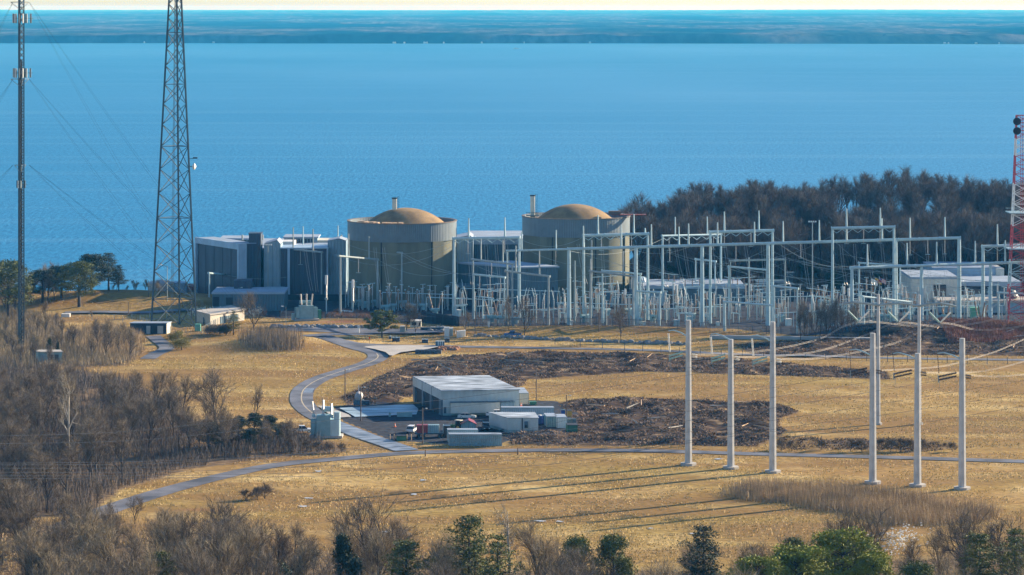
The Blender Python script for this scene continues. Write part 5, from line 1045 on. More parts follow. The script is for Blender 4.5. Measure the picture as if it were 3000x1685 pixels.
# flags
for i, (px, py, hx) in enumerate(((2556, 815, 2562), (2567, 813, 2569), (2580, 812, 2578))):
    Y = 1085; x = GX(px - 4, Y); zt = Z(py, Y); t = thing('flagpole', ('white flag on the left of three flagpoles', 'red and yellow flag on the middle flagpole', 'striped red white and blue flag on the right flagpole')[i], 'flag', (x, Y, 0), 0, 'flags before the warehouse')
    MB().tube((x, Y, 0), (x, Y, zt + .3), .08, .05, 6).build('pole', 'steel', t); 
    def cloth(u0, u1, v0, v1, m, nm, par, off=0.0):
        b = MB(); n = 6; V = []
        for q in range(n + 1):
            u = u0 + (u1 - u0) * q / n
            for v in (v0, v1): V.append((x + .1 + u * 2.3, Y - off + .18 * math.sin(u * 7), zt - v * 1.5 - u * 1.2))
        b.add(V, [(2 * k, 2 * k + 2, 2 * k + 3, 2 * k + 1) for k in range(n)]); return b.build(nm, m, par)
    if i == 0: cloth(0, 1, 0, 1, 'white', 'flag_cloth', t)
    elif i == 1:
        f_ = cloth(0, 1, 0, 1, 'yellow', 'flag_cloth', t); cloth(.5, 1, 0, .5, 'redp', 'quarter', f_, .03); cloth(0, .5, .5, 1, 'redp', 'quarter', f_, .03)
    else:
        f_ = cloth(0, 1, 0, 1, 'white', 'flag_cloth', t)
        for k in range(7): cloth(0, 1, k * 2 / 13, (k * 2 + 1) / 13, 'red', 'stripe', f_, .02)
        cloth(0, .4, 0, 7 / 13, 'bluecar', 'canton', f_, .04)

# left side huts
Y = GY(978); a, b = GX(381, Y), GX(488, Y); t = thing('radio_hut', 'long black equipment hut with white roof under the lattice tower', 'hut', ((a + b) / 2, Y, 0)); z0 = gz((a + b) / 2, Y)
MB().prism([(a, Y), (b, Y), (b + 1, Y + 4), (a + 1, Y + 4)], z0 - .5, z0 + 3.6).build('wall', 'blackwall', t); MB().prism([(a - .2, Y - .25), (b + .2, Y - .25), (b + 1.3, Y + 4.3), (a + .8, Y + 4.3)], z0 + 3.6, z0 + 3.85).build('roof', 'roof_white', t)
MB().prism([(b, Y - .04), (b + 1.0, Y + 4), (b + 1.06, Y + 4), (b + .06, Y - .04)], z0, z0 + 3.6).build('end_wall', 'cream', t)
for px, w_ in ((435, 1.3), (470, 1.9)): MB().box((GX(px, Y), Y - .3, z0 + 1.5), (w_, .6, 2.6)).build('wall_cabinet', 'steel_mid', t)
Y = GY(1064); a, b = GX(112, Y), GX(182, Y); z0 = gz(a, Y); t = thing('garden_shed', 'small grey green shed with tan roof in the left scrub', 'shed', ((a + b) / 2, Y, z0))
MB().prism([(a, Y), (b, Y), (b - 1.5, Y + 5), (a - 1.5, Y + 5)], z0 - .3, z0 + 3.3).build('wall', 'trafo', t); MB().prism([(a - .3, Y - .3), (b + .3, Y - .3), (b - 1.2, Y + 5.3), (a - 1.9, Y + 5.3)], z0 + 3.3, z0 + 3.5).build('roof', 'pad', t)
for px, w_, m_ in ((126, 1.1, 'clad_light'), (150, 1.0, 'steel_dark'), (166, 1.2, 'steel_dark')): MB().box((GX(px, Y), Y - .04, z0 + 1.4), (w_, .08, 2.4)).build('door', m_, t)
bxt('transformer_box', 'pale green transformer box at the foot of the lattice tower', 'box', 571, 587, 952, 972, 2.2, 'mint', 'mint')
bxt('parked_truck', 'pale boxy truck on the left road before the knoll', 'truck', 180, 204, 922, 931, 2.2, 'white', 'white')
# melting snow patches and glitter
rs_ = random.Random(31)
for k, (px, py, w_) in enumerate(((933, 1383, 34), (1240, 1408, 30), (905, 1462, 30), (890, 1486, 40), (1215, 1450, 22), (1585, 1527, 50), (1640, 1528, 26), (2105, 1346, 30), (2030, 1565, 24), (1905, 1549, 18), (1130, 1560, 30), (1560, 1600, 26))):
    pts = []
    for j in range(11):
        a = 2 * math.pi * j / 11; q = rs_.uniform(.45, 1.1); pts.append((px + w_ * .5 * q * math.cos(a), py + 2.2 * q * math.sin(a)))
    w2 = [G(a, b)[:2] for a, b in pts]; zz = max(gz(*p) for p in w2) + .16; o = MB().add([(x, y, zz) for x, y in w2], [tuple(range(11))]).build('snow_patch', 'snow'); o['kind'] = 'structure'
b = MB()
for k in range(260):
    x, y, _ = G(rs_.gauss(2630, 38), rs_.gauss(1592, 20)); s_ = rs_.uniform(.1, .34); b.box((x, y, rs_.uniform(.1, 1.6)), (s_, s_, s_ * .7), rs_.random() * 3)
tag(b.build('scrap_heap', 'white'), 'scatter of glittering pale scrap behind the trees at the lower right', 'heap', kind='stuff')
# boulders
rb = random.Random(11)
def boulder(px, pb, s):
    x, y, _ = G(px, pb); z0 = gz(x, y); n = 9; b = MB(); pr = []
    for zf, rf in ((-.1, .9), (.35, 1.05), (.75, .8), (1.0, .35)): pr.append([(x + s * rf * (1 + rb.uniform(-.25, .25)) * math.cos(2 * math.pi * k / n), y + s * .8 * rf * (1 + rb.uniform(-.25, .25)) * math.sin(2 * math.pi * k / n), z0 + s * zf * (1 + rb.uniform(-.08, .08))) for k in range(n)])
    v = [p for q in pr for p in q]; f = [(i * n + k, i * n + (k + 1) % n, (i + 1) * n + (k + 1) % n, (i + 1) * n + k) for i in range(3) for k in range(n)] + [tuple(3 * n + k for k in range(n))]
    return b.add(v, f).build('boulder', 'boulder')
for k in range(62):
    px = 800 + k * 5.1 + rb.uniform(-1, 1)
    if 1160 < px < 1235: continue
    tag(boulder(px, 962 + rb.uniform(-1.5, 1.5), rb.uniform(.55, 1.3)), 'grey boulder in the row edging the parking road', 'boulder', 'boulders edging the parking road')
for k in range(58):
    px = 1390 + k * 11 + rb.uniform(-3, 3); py = 981 + (px - 1390) * .03 + (4 if px < 1500 else 4) + rb.uniform(-1, 1); py = np.interp(px, [1390, 1550, 1700, 1900, 2050], [983, 993, 1001, 1008, 1011])
    tag(boulder(px, py + rb.uniform(-1, 1), rb.uniform(.6, 1.2)), 'grey boulder in the row below the grass berm', 'boulder', 'boulders below the grass berm')
for k in range(14): tag(boulder(1270 + rb.uniform(-12, 28), 972 + rb.uniform(-4, 4), rb.uniform(.6, 1.1)), 'grey boulder in the heap left of the tall cabinet', 'boulder', 'boulder heap by the cabinets')
# logs and debris
for k in range(46):
    px, py = rb.choice(((rb.uniform(1450, 2200), rb.uniform(1045, 1085)), (rb.uniform(1680, 2250), rb.uniform(1180, 1290)), (rb.uniform(2400, 3000), rb.uniform(990, 1030)), (rb.uniform(1200, 1400), rb.uniform(1060, 1100))))
    x, y, _ = G(px, py); z0 = gz(x, y) + .5; a = rb.uniform(0, 3.14); L = rb.uniform(1, 3.2)
    tag(MB().tube((x - L * math.cos(a), y - L * math.sin(a), z0), (x + L * math.cos(a), y + L * math.sin(a), z0 + rb.uniform(-.2, 1)), rb.uniform(.12, .26), .09, 6).build('log', 'woodpale' if k % 3 else 'bark_pale'), 'cut pale log lying in the dark cleared brush', 'log', 'logs in the cleared brush')
# far shore houses and a boat
for k in range(16):
    px = rb.choice((rb.uniform(1130, 1270), rb.uniform(1240, 1800), rb.uniform(2760, 2990), rb.uniform(150, 900))); x = GX(px, 10040 - GX(px, 10040) * .07); Y = 10030 - x * .07 + 260 * float(vnoise(np.array([x]), np.array([0.]), 700, 2)[0] - .5); s_ = rb.uniform(4, 9)
    t = thing('shore_house', 'tiny pale house on the far shore', 'house', (x, Y, -12), 0, 'houses along the far shore')
    MB().box((x, Y, -9.5), (s_, 8, 4)).build('wall', 'beige', t); MB().prism([(x - s_ / 2, Y - 4.3), (x + s_ / 2, Y - 4.3), (x + s_ / 2, Y + 4.3), (x - s_ / 2, Y + 4.3)], -7.5, -5.5, [(x - s_ / 2 + 1, Y), (x + s_ / 2 - 1, Y), (x + s_ / 2 - 1, Y + .2), (x - s_ / 2 + 1, Y + .2)]).build('roof', 'steel_mid', t)
Y = (H + 12) * F / (143 - HY); x = GX(1512, Y); t = thing('motor_boat', 'tiny white motor boat far out on the bay', 'boat', (x, Y, -12)); MB().prism([(x - 9, Y - 1.5), (x + 6, Y - 1.5), (x + 11, Y), (x + 6, Y + 1.5), (x - 9, Y + 1.5)], -12.3, -10.6).build('hull', 'white', t); MB().box((x - 1, Y, -9.6), (5, 2, 2)).build('cabin', 'white', t)
# ------------------------------------------------------------------ vegetation generators
def tri_tubes(segs, n=3):
    """segs: list of p0,p1,r0,r1 -> vertex and quad arrays"""
    A = np.array([s[0] for s in segs], float); B = np.array([s[1] for s in segs], float); r0 = np.array([s[2] for s in segs]); r1 = np.array([s[3] for s in segs])
    d = B - A; d /= np.linalg.norm(d, axis=1)[:, None] + 1e-9; up = np.where(np.abs(d[:, 2:3]) < .9, [[0, 0, 1.]], [[1., 0, 0]]); u = np.cross(d, up); u /= np.linalg.norm(u, axis=1)[:, None]; t = np.cross(d, u); V = []; r0 = np.maximum(r0, .035); r1 = np.maximum(r1, .02)
    for P_, r in ((A, r0), (B, r1)):
        for k in range(n): a = 2 * math.pi * k / n; V.append(P_ + (u * math.cos(a) + t * math.sin(a)) * r[:, None])
    V = np.stack(V, 1); m = len(segs); base = (np.arange(m) * 2 * n)[:, None]
    Fq = np.concatenate([base + np.array([[k, (k + 1) % n, n + (k + 1) % n, n + k]]) for k in range(n)], 0)
    return V.reshape(-1, 3), Fq
def bare_tree(seed, h, crown, split, nl, spread, twn=12, twl=1.3, tww=.05):
    rg = random.Random(seed); segs = []; tips = []
    def rnd(d, ang):
        ax = Vector((rg.gauss(0, 1), rg.gauss(0, 1), rg.gauss(0, 1))); ax = ax - ax.dot(d) * d; ax.normalize(); return (d * math.cos(ang) + ax * math.sin(ang)).normalized()
    def br(p, d, L, r, lv):
        n = 4 if lv < 2 else 3; q = p; dd = d; pts = [(q, dd, r)]
        for k in range(n):
            dd = rnd(dd, rg.uniform(.04, .17) * (1 + .4 * lv)); dd = (dd + Vector((0, 0, .09 if lv else .02))).normalized(); e = q + dd * (L / n); ra = r * (1 - .72 * (k + 1) / n) if lv else r * (1 - .55 * (k + 1) / n)
            segs.append((q[:], e[:], pts[-1][2], ra)); q = e; pts.append((q, dd, ra))
        if lv >= 2:
            for k in range(twn):
                i_ = rg.uniform(.15, 1) * n; a = pts[min(n - 1, int(i_))]; b = pts[min(n, int(i_) + 1)]; tips.append((a[0].lerp(b[0], i_ % 1), rnd(a[1], rg.uniform(.2, .9))))
        if lv < 3:
            m = nl[lv]
            for k in range(m):
                f = (split + (1 - split) * (k + .5) / m) if lv == 0 else .3 + .7 * (k + .5) / m
                i_ = f * n - 1e-4; a = pts[int(i_)]; b = pts[int(i_) + 1]; p_ = a[0].lerp(b[0], i_ % 1); rr = a[2] + (b[2] - a[2]) * (i_ % 1)
                nd = rnd(a[1], spread * rg.uniform(.7, 1.25) * (1 - .35 * f if lv == 0 else 1)); LL = L * (crown * (1 - .45 * f) if lv == 0 else .56) * rg.uniform(.75, 1.15); br(p_, nd, LL, rr * (.74 if lv == 0 else .68), lv + 1)
    br(Vector((0, 0, -.3)), Vector((0, 0, 1)), h * .9, h * .018 + .05, 0)
    P_ = np.array([t[0][:] for t in tips]); D = np.array([t[1][:] for t in tips]); D[:, 2] += .25; D /= np.linalg.norm(D, axis=1)[:, None]
    rs = np.random.RandomState(seed); L = twl * rs.uniform(.5, 1.3, len(P_)); S_ = rs.normal(size=(len(P_), 3)); S_ -= (S_ * D).sum(1)[:, None] * D; S_ /= np.linalg.norm(S_, axis=1)[:, None]; E = P_ + D * L[:, None] + rs.normal(0, .12, P_.shape)
    V = np.stack([P_ - S_ * tww, P_ + S_ * tww, E], 1)
    # side shoots
    j = rs.randint(0, len(P_), len(P_)); q = rs.uniform(.2, .9, len(P_))[:, None]; P2 = P_[j] * (1 - q) + E[j] * q; D2 = D[j] + rs.normal(0, .6, D.shape); D2 /= np.linalg.norm(D2, axis=1)[:, None]; E2 = P2 + D2 * (L[j] * .7)[:, None]
    V = np.concatenate([V, np.stack([P2 - S_[j] * tww * .8, P2 + S_[j] * tww * .8, E2], 1)]).reshape(-1, 3)
    tv, tf = tri_tubes(segs, 4 if True else 3); return tv, tf, V, np.arange(len(V)).reshape(-1, 3)
BT = {}
def bare_kind(key, seed, h, crown, split, nl, spread, bark, twig, **k):
    tv, tf, wv, wf = bare_tree(seed, h, crown, split, nl, spread, **k); BT[key] = (npmesh('trunk', tv, tf, bark, 4), npmesh('crown', wv, wf, twig, 3), float(wv[:, 2].max()))
for i in range(4): bare_kind(('wood', i), 40 + i, 16, .58, .24, (11, 6, 4), .60, 'bark', 'twig', twn=6, twl=2.1, tww=.026)
for i in range(3): bare_kind(('open', i), 50 + i, 14, .74, .14, (10, 6, 5), .66, 'bark', 'twig', twn=5, twl=2.0, tww=.024)
for i in range(3): bare_kind(('far', i), 60 + i, 19, .50, .30, (10, 5, 4), .55, 'bark_far', 'twig_far', twn=8, twl=2.2, tww=.04)
for i in range(3): bare_kind(('pale', i), 70 + i, 13, .62, .10, (12, 5, 4), .48, 'bark', 'twig_pale', twn=6, twl=2.1, tww=.026)
bare_kind(('birch', 0), 81, 20, .30, .45, (9, 4, 3), .8, 'bark_pale', 'twig_pale', twn=8, twl=1.2, tww=.022)
for i in range(2): bare_kind(('shrub', i), 90 + i, 5, .85, .03, (14, 5, 4), .8, 'bark', 'twig', twn=11, twl=.8, tww=.02)

def leafcloud(rs, C, Rr, n, size, flat=.5, shell=.55):
    """n triangles spread through ellipsoids C (k,3), Rr (k,3)"""
    k = rs.choice(len(C), n, p=(Rr.prod(1) ** .66) / (Rr.prod(1) ** .66).sum()); d = rs.normal(size=(n, 3)); d /= np.linalg.norm(d, axis=1)[:, None]; r = (shell + (1 - shell) * rs.rand(n)) ** 1.0
    P_ = C[k] + d * r[:, None] * Rr[k] * (1 + .18 * rs.normal(size=(n, 1))); a = rs.normal(size=(n, 3)); b = rs.normal(size=(n, 3)); a[:, 2] *= flat; b[:, 2] *= flat; a /= np.linalg.norm(a, axis=1)[:, None]; b /= np.linalg.norm(b, axis=1)[:, None]; s = size * rs.uniform(.5, 1.4, (n, 1))
    V = np.stack([P_ - a * s, P_ + a * s * .8 + b * s * .5, P_ + b * s], 1); return V.reshape(-1, 3)
def conifer(key, seed, style, h, m, n=9000):
    rs = np.random.RandomState(seed); C = []; Q = []; segs = [((0, 0, -.3), (0, 0, h * .5), h * .02 + .06, h * .013 + .03), ((0, 0, h * .5), (.1, .1, h * .93), h * .013 + .03, .04)]
    if style == 'layer':      # white pine: separate flat sprays with gaps
        z = h * .26
        while z < h * .97:
            f = (z / h - .26) / .74; R_ = h * .27 * (1 - f) ** .7 * rs.uniform(.75, 1.2) + .5; m_ = rs.randint(4, 7); a0 = rs.rand() * 6
            for k in range(m_):
                a = a0 + 2 * math.pi * k / m_ + rs.uniform(-.3, .3); L = R_ * rs.uniform(.6, 1.2); segs.append(((0, 0, z - .3), (L * .8 * math.cos(a), L * .8 * math.sin(a), z + L * .12), .08, .03))
                for q in (.45, .75, 1.0): C.append((L * q * math.cos(a), L * q * math.sin(a), z + L * .14 * q + rs.uniform(-.2, .2))); Q.append((.28 * R_ + .3, .28 * R_ + .3, .32 + .05 * R_))
            z += h * rs.uniform(.055, .085)
    elif style == 'round':    # loblolly pine: dense rounded puffs
        for k in range(64):
            f = rs.rand() ** .8; z = h * (.30 + .66 * f); R_ = h * .27 * math.sqrt(max(.06, 1 - ((f - .35) / .68) ** 2)); a = rs.rand() * 6.28; q = rs.uniform(.45, 1); C.append((R_ * q * math.cos(a), R_ * q * math.sin(a), z)); s = rs.uniform(.75, 1.5) * h / 15; Q.append((s, s, s * .75)); segs.append(((0, 0, z - 1.5), C[-1], .07, .03))
    elif style == 'cedar':    # red cedar: dense cone
        for k in range(34):
            f = rs.rand(); z = h * (.08 + .9 * f); R_ = h * .21 * (1 - f) ** .6; a = rs.rand() * 6.28; q = rs.uniform(.2, .9); C.append((R_ * q * math.cos(a), R_ * q * math.sin(a), z)); s = .35 + h * .075 * (1 - f * .6); Q.append((s, s, s * 1.4))
    elif style == 'spread':   # lawn pine, wider than tall
        for k in range(60):
            f = rs.rand(); z = h * (.28 + .66 * f); R_ = h * .50 * math.sqrt(max(.03, 1 - ((f - .28) / .74) ** 2)); a = rs.rand() * 6.28; q = math.sqrt(rs.uniform(.05, 1)); C.append((R_ * q * math.cos(a), R_ * q * math.sin(a), z)); Q.append((h * .10, h * .10, h * .045)); segs.append(((0, 0, h * .2 + f * h * .3), C[-1], .1, .03))
    elif style == 'bush':
        for k in range(16): a = rs.rand() * 6.28; q = math.sqrt(rs.rand()) * h * .5; C.append((q * math.cos(a), q * math.sin(a), h * rs.uniform(.25, .72))); s = h * rs.uniform(.2, .32); Q.append((s, s, s * .85))
    tv, tf = tri_tubes(segs, 5); lv = leafcloud(rs, np.array(C), np.array(Q), n, {'layer': .25, 'round': .24, 'cedar': .26, 'spread': .3, 'bush': .17}[style] * (h / 15) ** .3, .55 if style == 'layer' else 1)
    BT[key] = (npmesh('trunk', tv, tf, 'bark', 4), npmesh('crown', lv, np.arange(len(lv)).reshape(-1, 3), m, 3), float(lv[:, 2].max()))
conifer(('layer', 0), 1, 'layer', 16, 'needle'); conifer(('layer', 1), 2, 'layer', 16, 'needle_dark'); conifer(('layer', 2), 3, 'layer', 16, 'needle', 7000)
conifer(('round', 0), 4, 'round', 15, 'needle_bright', 15000); conifer(('round', 1), 5, 'round', 15, 'needle_bright', 15000); conifer(('round', 2), 6, 'round', 14, 'needle', 11000)
conifer(('round', 3), 16, 'round', 15, 'needle_dark', 14000); conifer(('cedar', 0), 7, 'cedar', 9, 'needle_dark', 7000); conifer(('cedar', 1), 8, 'cedar', 9, 'needle_dark', 7000); conifer(('spread', 0), 9, 'spread', 9, 'needle', 12000); conifer(('bush', 0), 10, 'bush', 4.5, 'shrubgreen', 8000); conifer(('bush', 1), 11, 'bush', 4, 'needle_dark', 6000)
rt = random.Random(99); FREE = None
def tree(kind, i, x, y, top_z, label, group=None, name='bare_tree', cat='tree', wid=1.0, z0=None):
    tm, cm, hh = BT[(kind, i)]; z0 = gz(x, y) if z0 is None else z0; s = max(.12, (top_z - z0) / hh); t = thing(name, label, cat, (x, y, z0), rt.uniform(0, 6.28), group); t.scale = (s * wid, s * wid, s)
    for nm, me_ in (('trunk', tm), ('crown', cm)): o = bpy.data.objects.new(nm, me_); COL.objects.link(o); o.parent = t
    return t
def treepx(kind, i, px, ptop, pbase, label, name='bare_tree', wid=1.0, group=None, cat='tree', Y=None):
    Y = Y or GY(pbase); return tree(kind, i, GX(px, Y), Y, Z(ptop, Y), label, group, name, cat, wid)
def scatter(poly, n, dmin, seed, ok=lambda x, y: True):
    rg = random.Random(seed); xs_ = [p[0] for p in poly]; ys_ = [p[1] for p in poly]; o = []; tr = 0
    while len(o) < n and tr < n * 60:
        tr += 1; x, y = rg.uniform(min(xs_), max(xs_)), rg.uniform(min(ys_), max(ys_))
        if not inpoly(np.array([x]), np.array([y]), poly)[0] or not ok(x, y): continue
        if any((x - a) ** 2 + (y - b) ** 2 < dmin * dmin for a, b in o): continue
        o.append((x, y))
    return o
def sky_line(tab, px): return float(np.interp(px, [a * S for a, b in tab], [b * S for a, b in tab]))
# wood on the left
WL = wpoly(dp((-70, 985), (60, 985), (150, 1000), (330, 1010), (420, 1040), (470, 1080), (620, 1120), (720, 1110), (740, 1140), (640, 1152), (500, 1172), (300, 1225), (180, 1290), (-100, 1290)))
for x, y in scatter(WL, 98, 4.7, 1):
    px, py = PX(x, y, 0); h = rt.uniform(10.5, 17) * (1 if px < 560 else .72)
    lim = Z(sky_line([(0, 900), (200, 905), (330, 915), (430, 935), (560, 930), (640, 960), (700, 1000), (900, 1060)], px) + rt.uniform(-15, 30), y)
    tree('wood', rt.randrange(4), x, y, min(h, lim) if lim > 5 else 5, 'bare brown tree crowded in the wood left of the winding road', 'bare trees of the left wood')
for x, y in scatter(WOODL2, 40, 5, 2): tree(rt.choice(('wood', 'pale')), rt.randrange(3), x, y, gz(x, y) + rt.uniform(6, 12), 'bare tree in the scrubby wood round the guyed mast', 'bare trees round the guyed mast')
treepx('birch', 0, 207, 1056, 1400, 'tall pale barked birch standing out of the left wood', 'birch_tree', .62)
treepx('open', 0, 512, 1072, 1215, 'dark spreading bare tree at the wood edge above the small field', wid=1.15); treepx('open', 1, 535, 1075, 1235, 'dark bare tree close right of the spreading one at the wood edge'); treepx('open', 2, 640, 1052, 1262, 'tallest rounded bare tree at the right end of the left wood', wid=1.05)
treepx('wood', 1, 752, 1110, 1240, 'slim bare tree between the left wood and the road bend', wid=.6)
for k, (px, pt_, pb) in enumerate(((610, 1225, 1325), (650, 1238, 1322), (700, 1215, 1312), (745, 1205, 1300), (790, 1212, 1308), (830, 1235, 1305), (735, 1250, 1318))): treepx('round', 3, px, pt_, pb, 'dark cedar in the clump at the right end of the left wood', 'cedar_tree', 1.2, 'dark cedars by the lower road')
# foreground belt
EV = []
for kd, i, px, pt_, Y, wid, lab in (('layer', 0, 1375, 1508, 538, 1.0, 'dark layered pine, tallest evergreen of the foreground'), ('layer', 0, 1190, 1582, 534, 1.3, 'slanting dark pine left of the tall layered one'), ('layer', 2, 1460, 1560, 530, 1.1, 'green feathery pine touching the tall layered one'), ('round', 2, 1690, 1562, 534, .8, 'slim green pine, left of the two mid foreground ones'), ('round', 2, 1797, 1556, 536, .85, 'slim green pine, right of the two mid foreground ones'),
    ('layer', 1, 2062, 1532, 534, .9, 'dark ragged pine left of the bright green ones'), ('round', 0, 2335, 1592, 523, 1.6, 'bright green round pine, lower left one of the big group'), ('round', 1, 2470, 1545, 530, 1.4, 'biggest bright green round pine at the lower right'), ('round', 0, 2560, 1610, 526, 1.1, 'bright green round pine right of the biggest'), ('round', 1, 2220, 1625, 518, 1.4, 'small bright green pine at the bottom edge, leftmost of the group'), ('round', 2, 2690, 1640, 523, 1.2, 'low green pine right of the bright group'),
    ('layer', 0, 2325, 1572, 538, .8, 'dull green pine top rising behind the bright group'), ('layer', 0, 2870, 1560, 538, 1.1, 'dull green pine among bare trees at the lower right'), ('layer', 2, 2975, 1545, 536, 1.1, 'dark green pine at the lower right edge'), ('layer', 0, 475, 1612, 526, .7, 'small yellow green pine at the bottom left'), ('cedar', 0, 1005, 1555, 544, 1.0, 'dark blue green cedar left of the tall bare tree'), ('cedar', 1, 825, 1640, 530, 1.2, 'small dark cedar at the bottom left of centre'), ('cedar', 0, 1045, 1622, 530, 1, 'small dark evergreen under the tall bare tree')):
    EV.append((px, Y, 40 * wid)); treepx(kd, i, px, pt_, 0, lab, 'pine_tree' if kd != 'cedar' else 'cedar_tree', wid, 'evergreens of the foreground', Y=Y)
FS = [(-50, 1190), (60, 1185), (150, 1215), (300, 1270), (420, 1245), (520, 1250), (650, 1275), (800, 1300), (900, 1250), (1000, 1290), (1100, 1315), (1200, 1315), (1350, 1295), (1450, 1335), (1650, 1335), (1800, 1325), (1900, 1330), (2050, 1320), (2250, 1350), (2330, 1310), (2450, 1300), (2640, 1290)]
FL = [(GX(-120, 480), 480), (GX(3120, 480), 480), (GX(3120, 590), 590), (GX(2000, 572), 572), (GX(1500, 560), 560), (GX(1100, 585), 585), (GX(800, 608), 608), (GX(480, 645), 645), (GX(250, 672), 672), (GX(-120, 682), 682)]
for x, y in scatter(FL, 215, 4.0, 3):
    px, _ = PX(x, y, 0); tz = Z(sky_line(FS, px) + rt.uniform(0, 75), y); h = min(19, max(7, tz)); k = rt.random()
    if px > 1150 and px < 2250 and k > .95: continue
    if any(abs(px - q[0]) < q[2] and y < q[1] + 6 for q in EV): continue
    tree(*((('wood', rt.randrange(4)) if k < .45 else ('pale', rt.randrange(3))) if k < .85 else ('open', rt.randrange(3))), x, y, h, 'bare grey brown tree in the foreground belt', 'bare trees of the foreground belt')
for px, pt_, lab, kd in ((1100, 1412, 'tallest bare tree of the foreground, dark trunk forking wide left of the layered pine', 'open'), (1585, 1500, 'fan shaped bare tree right of the layered pine', 'pale'), (60, 1370, 'big bare tree at the lower left corner', 'wood'), (250, 1440, 'dark many stemmed bare tree in the lower left foreground', 'open'), (625, 1420, 'bare tree with twisted limbs before the lower road bend', 'open'), (1495, 1470, 'pale stemmed bare tree behind the layered pine', 'birch'), (2490, 1440, 'bare tree before the reed bed, left one of the pair', 'wood'), (2535, 1450, 'bare tree before the reed bed, right one of the pair', 'wood'), (2860, 1455, 'tangled bare tree at the reed bed right end', 'open'), (2960, 1480, 'bare tree at the lower right edge', 'open')):
    Y = 565 if px not in (60,) else 600; treepx(kd, 0 if kd == 'birch' else rt.randrange(3), px, pt_, 0, lab, Y=Y)
# bluff wood on the right
BS = [(1540, 560), (1560, 505), (1600, 487), (1640, 505), (1680, 500), (1720, 478), (1770, 460), (1830, 475), (1880, 462), (1910, 455), (1960, 462), (2050, 458), (2120, 440), (2200, 422), (2290, 418), (2350, 440), (2420, 445), (2480, 452), (2640, 470)]
BP = [(28, 1215), (60, 1180), (110, 1172), (150, 1168), (245, 1160), (280, 1240), (280, 1335), (120, 1335), (75, 1320), (45, 1280)]
def merge(kind, spots, label, name='bluff_wood'):
    tV, tF, cV, nt_ = [], [], [], 0
    cache = {}
    for i in range(3):
        a, b, hh = BT[(kind, i)]; v = np.zeros(len(a.vertices) * 3, np.float32); a.vertices.foreach_get('co', v); f = np.zeros(len(a.loops), np.int32); a.loops.foreach_get('vertex_index', f); w_ = np.zeros(len(b.vertices) * 3, np.float32); b.vertices.foreach_get('co', w_); cache[i] = (v.reshape(-1, 3), f.reshape(-1, 4), w_.reshape(-1, 3), hh)
    for k, (x, y, z0, zt) in enumerate(spots):
        v, f, w_, hh = cache[k % 3]; s = (zt - z0) / hh; a = k * 2.4; C_, S_ = math.cos(a) * s, math.sin(a) * s; Mx = np.array([[C_, S_, 0], [-S_, C_, 0], [0, 0, s]]); o_ = np.array([x, y, z0])
        tV.append(v @ Mx + o_); tF.append(f + nt_); nt_ += len(v); cV.append(w_ @ Mx + o_)
    tr = npobj(name, np.concatenate(tV), np.concatenate(tF), 'bark_far', 4); cV = np.concatenate(cV); ch = npobj('crowns', cV, np.arange(len(cV)).reshape(-1, 3), 'twig_far', 3, tr); return tag(tr, label, kind='stuff')
sp_ = []
for k, (x, y) in enumerate(scatter(BP, 330, 3.6, 4, lambda x, y: x > 30)):
    px, _ = PX(x, y, 0); z0 = gz(x, y)
    if z0 < -3: continue
    tz = Z(sky_line(BS, px) - 12 + rt.uniform(-8, 24), y); h = min(30, max(14, tz - z0)); zt = min(z0 + h, Z(sky_line(BS, px) - 18, y))
    if px < 1990 and y > 1225 and k % 2: tree('far', rt.randrange(3), x, y, zt, 'bare dark tree at the thin left end of the bluff wood', 'bare trees at the left end of the bluff wood')
    else: sp_.append((x, y, z0, zt))
merge('far', sp_, 'dense dark bare wood covering the bluff behind the switchyard')
treepx('far', 1, 1858, 566, 0, 'outermost bare tree of the bluff wood, standing out against the water', wid=1.2, Y=1235)
for x, y in scatter([(60, 1165), (230, 1158), (260, 1200), (60, 1215)], 46, 5.5, 5): tree('cedar', rt.randrange(2), x, y, gz(x, y) + rt.uniform(6, 11), 'dark evergreen at the foot of the bluff wood', 'evergreens under the bluff wood', 'cedar_tree', wid=1.5)
# trees by the yard and lawn
treepx('spread', 0, 1119, 906, 991, 'wide green pine alone on the lawn before the left reactor building', 'pine_tree', 1.2)
for kd, i, px, pt_, pb, wid, lab in (('open', 1, 744, 833, 980, 1.05, 'lone spreading bare tree right of the white guard building'), ('open', 2, 1820, 875, 1002, .85, 'round headed bare tree in the boulder row'), ('open', 0, 1491, 852, 975, .7, 'bare tree behind the blue pickup, left of two'), ('open', 1, 1537, 848, 984, .75, 'bare tree behind the blue pickup, right of two'), ('open', 2, 1188, 872, 979, .8, 'slim bare tree by the cream booth, left of two'), ('open', 0, 1217, 880, 979, .8, 'slim bare tree by the cream booth, right of two'), ('open', 1, 1363, 898, 977, .7, 'small bare tree right of the white cabinets'), ('pale', 0, 270, 905, 935, .8, 'tiny bare sapling before the grass knoll')):
    treepx(kd, i, px, pt_, pb, lab, wid=wid)
for k in range(15): px = 2345 + k * 11.5 + rt.uniform(-4, 4); treepx('open', k % 3, px, rt.uniform(850, 900), rt.uniform(990, 1003), 'thin bare tree in the row at the right end of the yard', 'bare_tree', .62, 'thin bare trees in the yard row')
treepx('layer', 2, 684, 908, 985, 'small flat topped pine by the white guard building', 'pine_tree', 1.1)
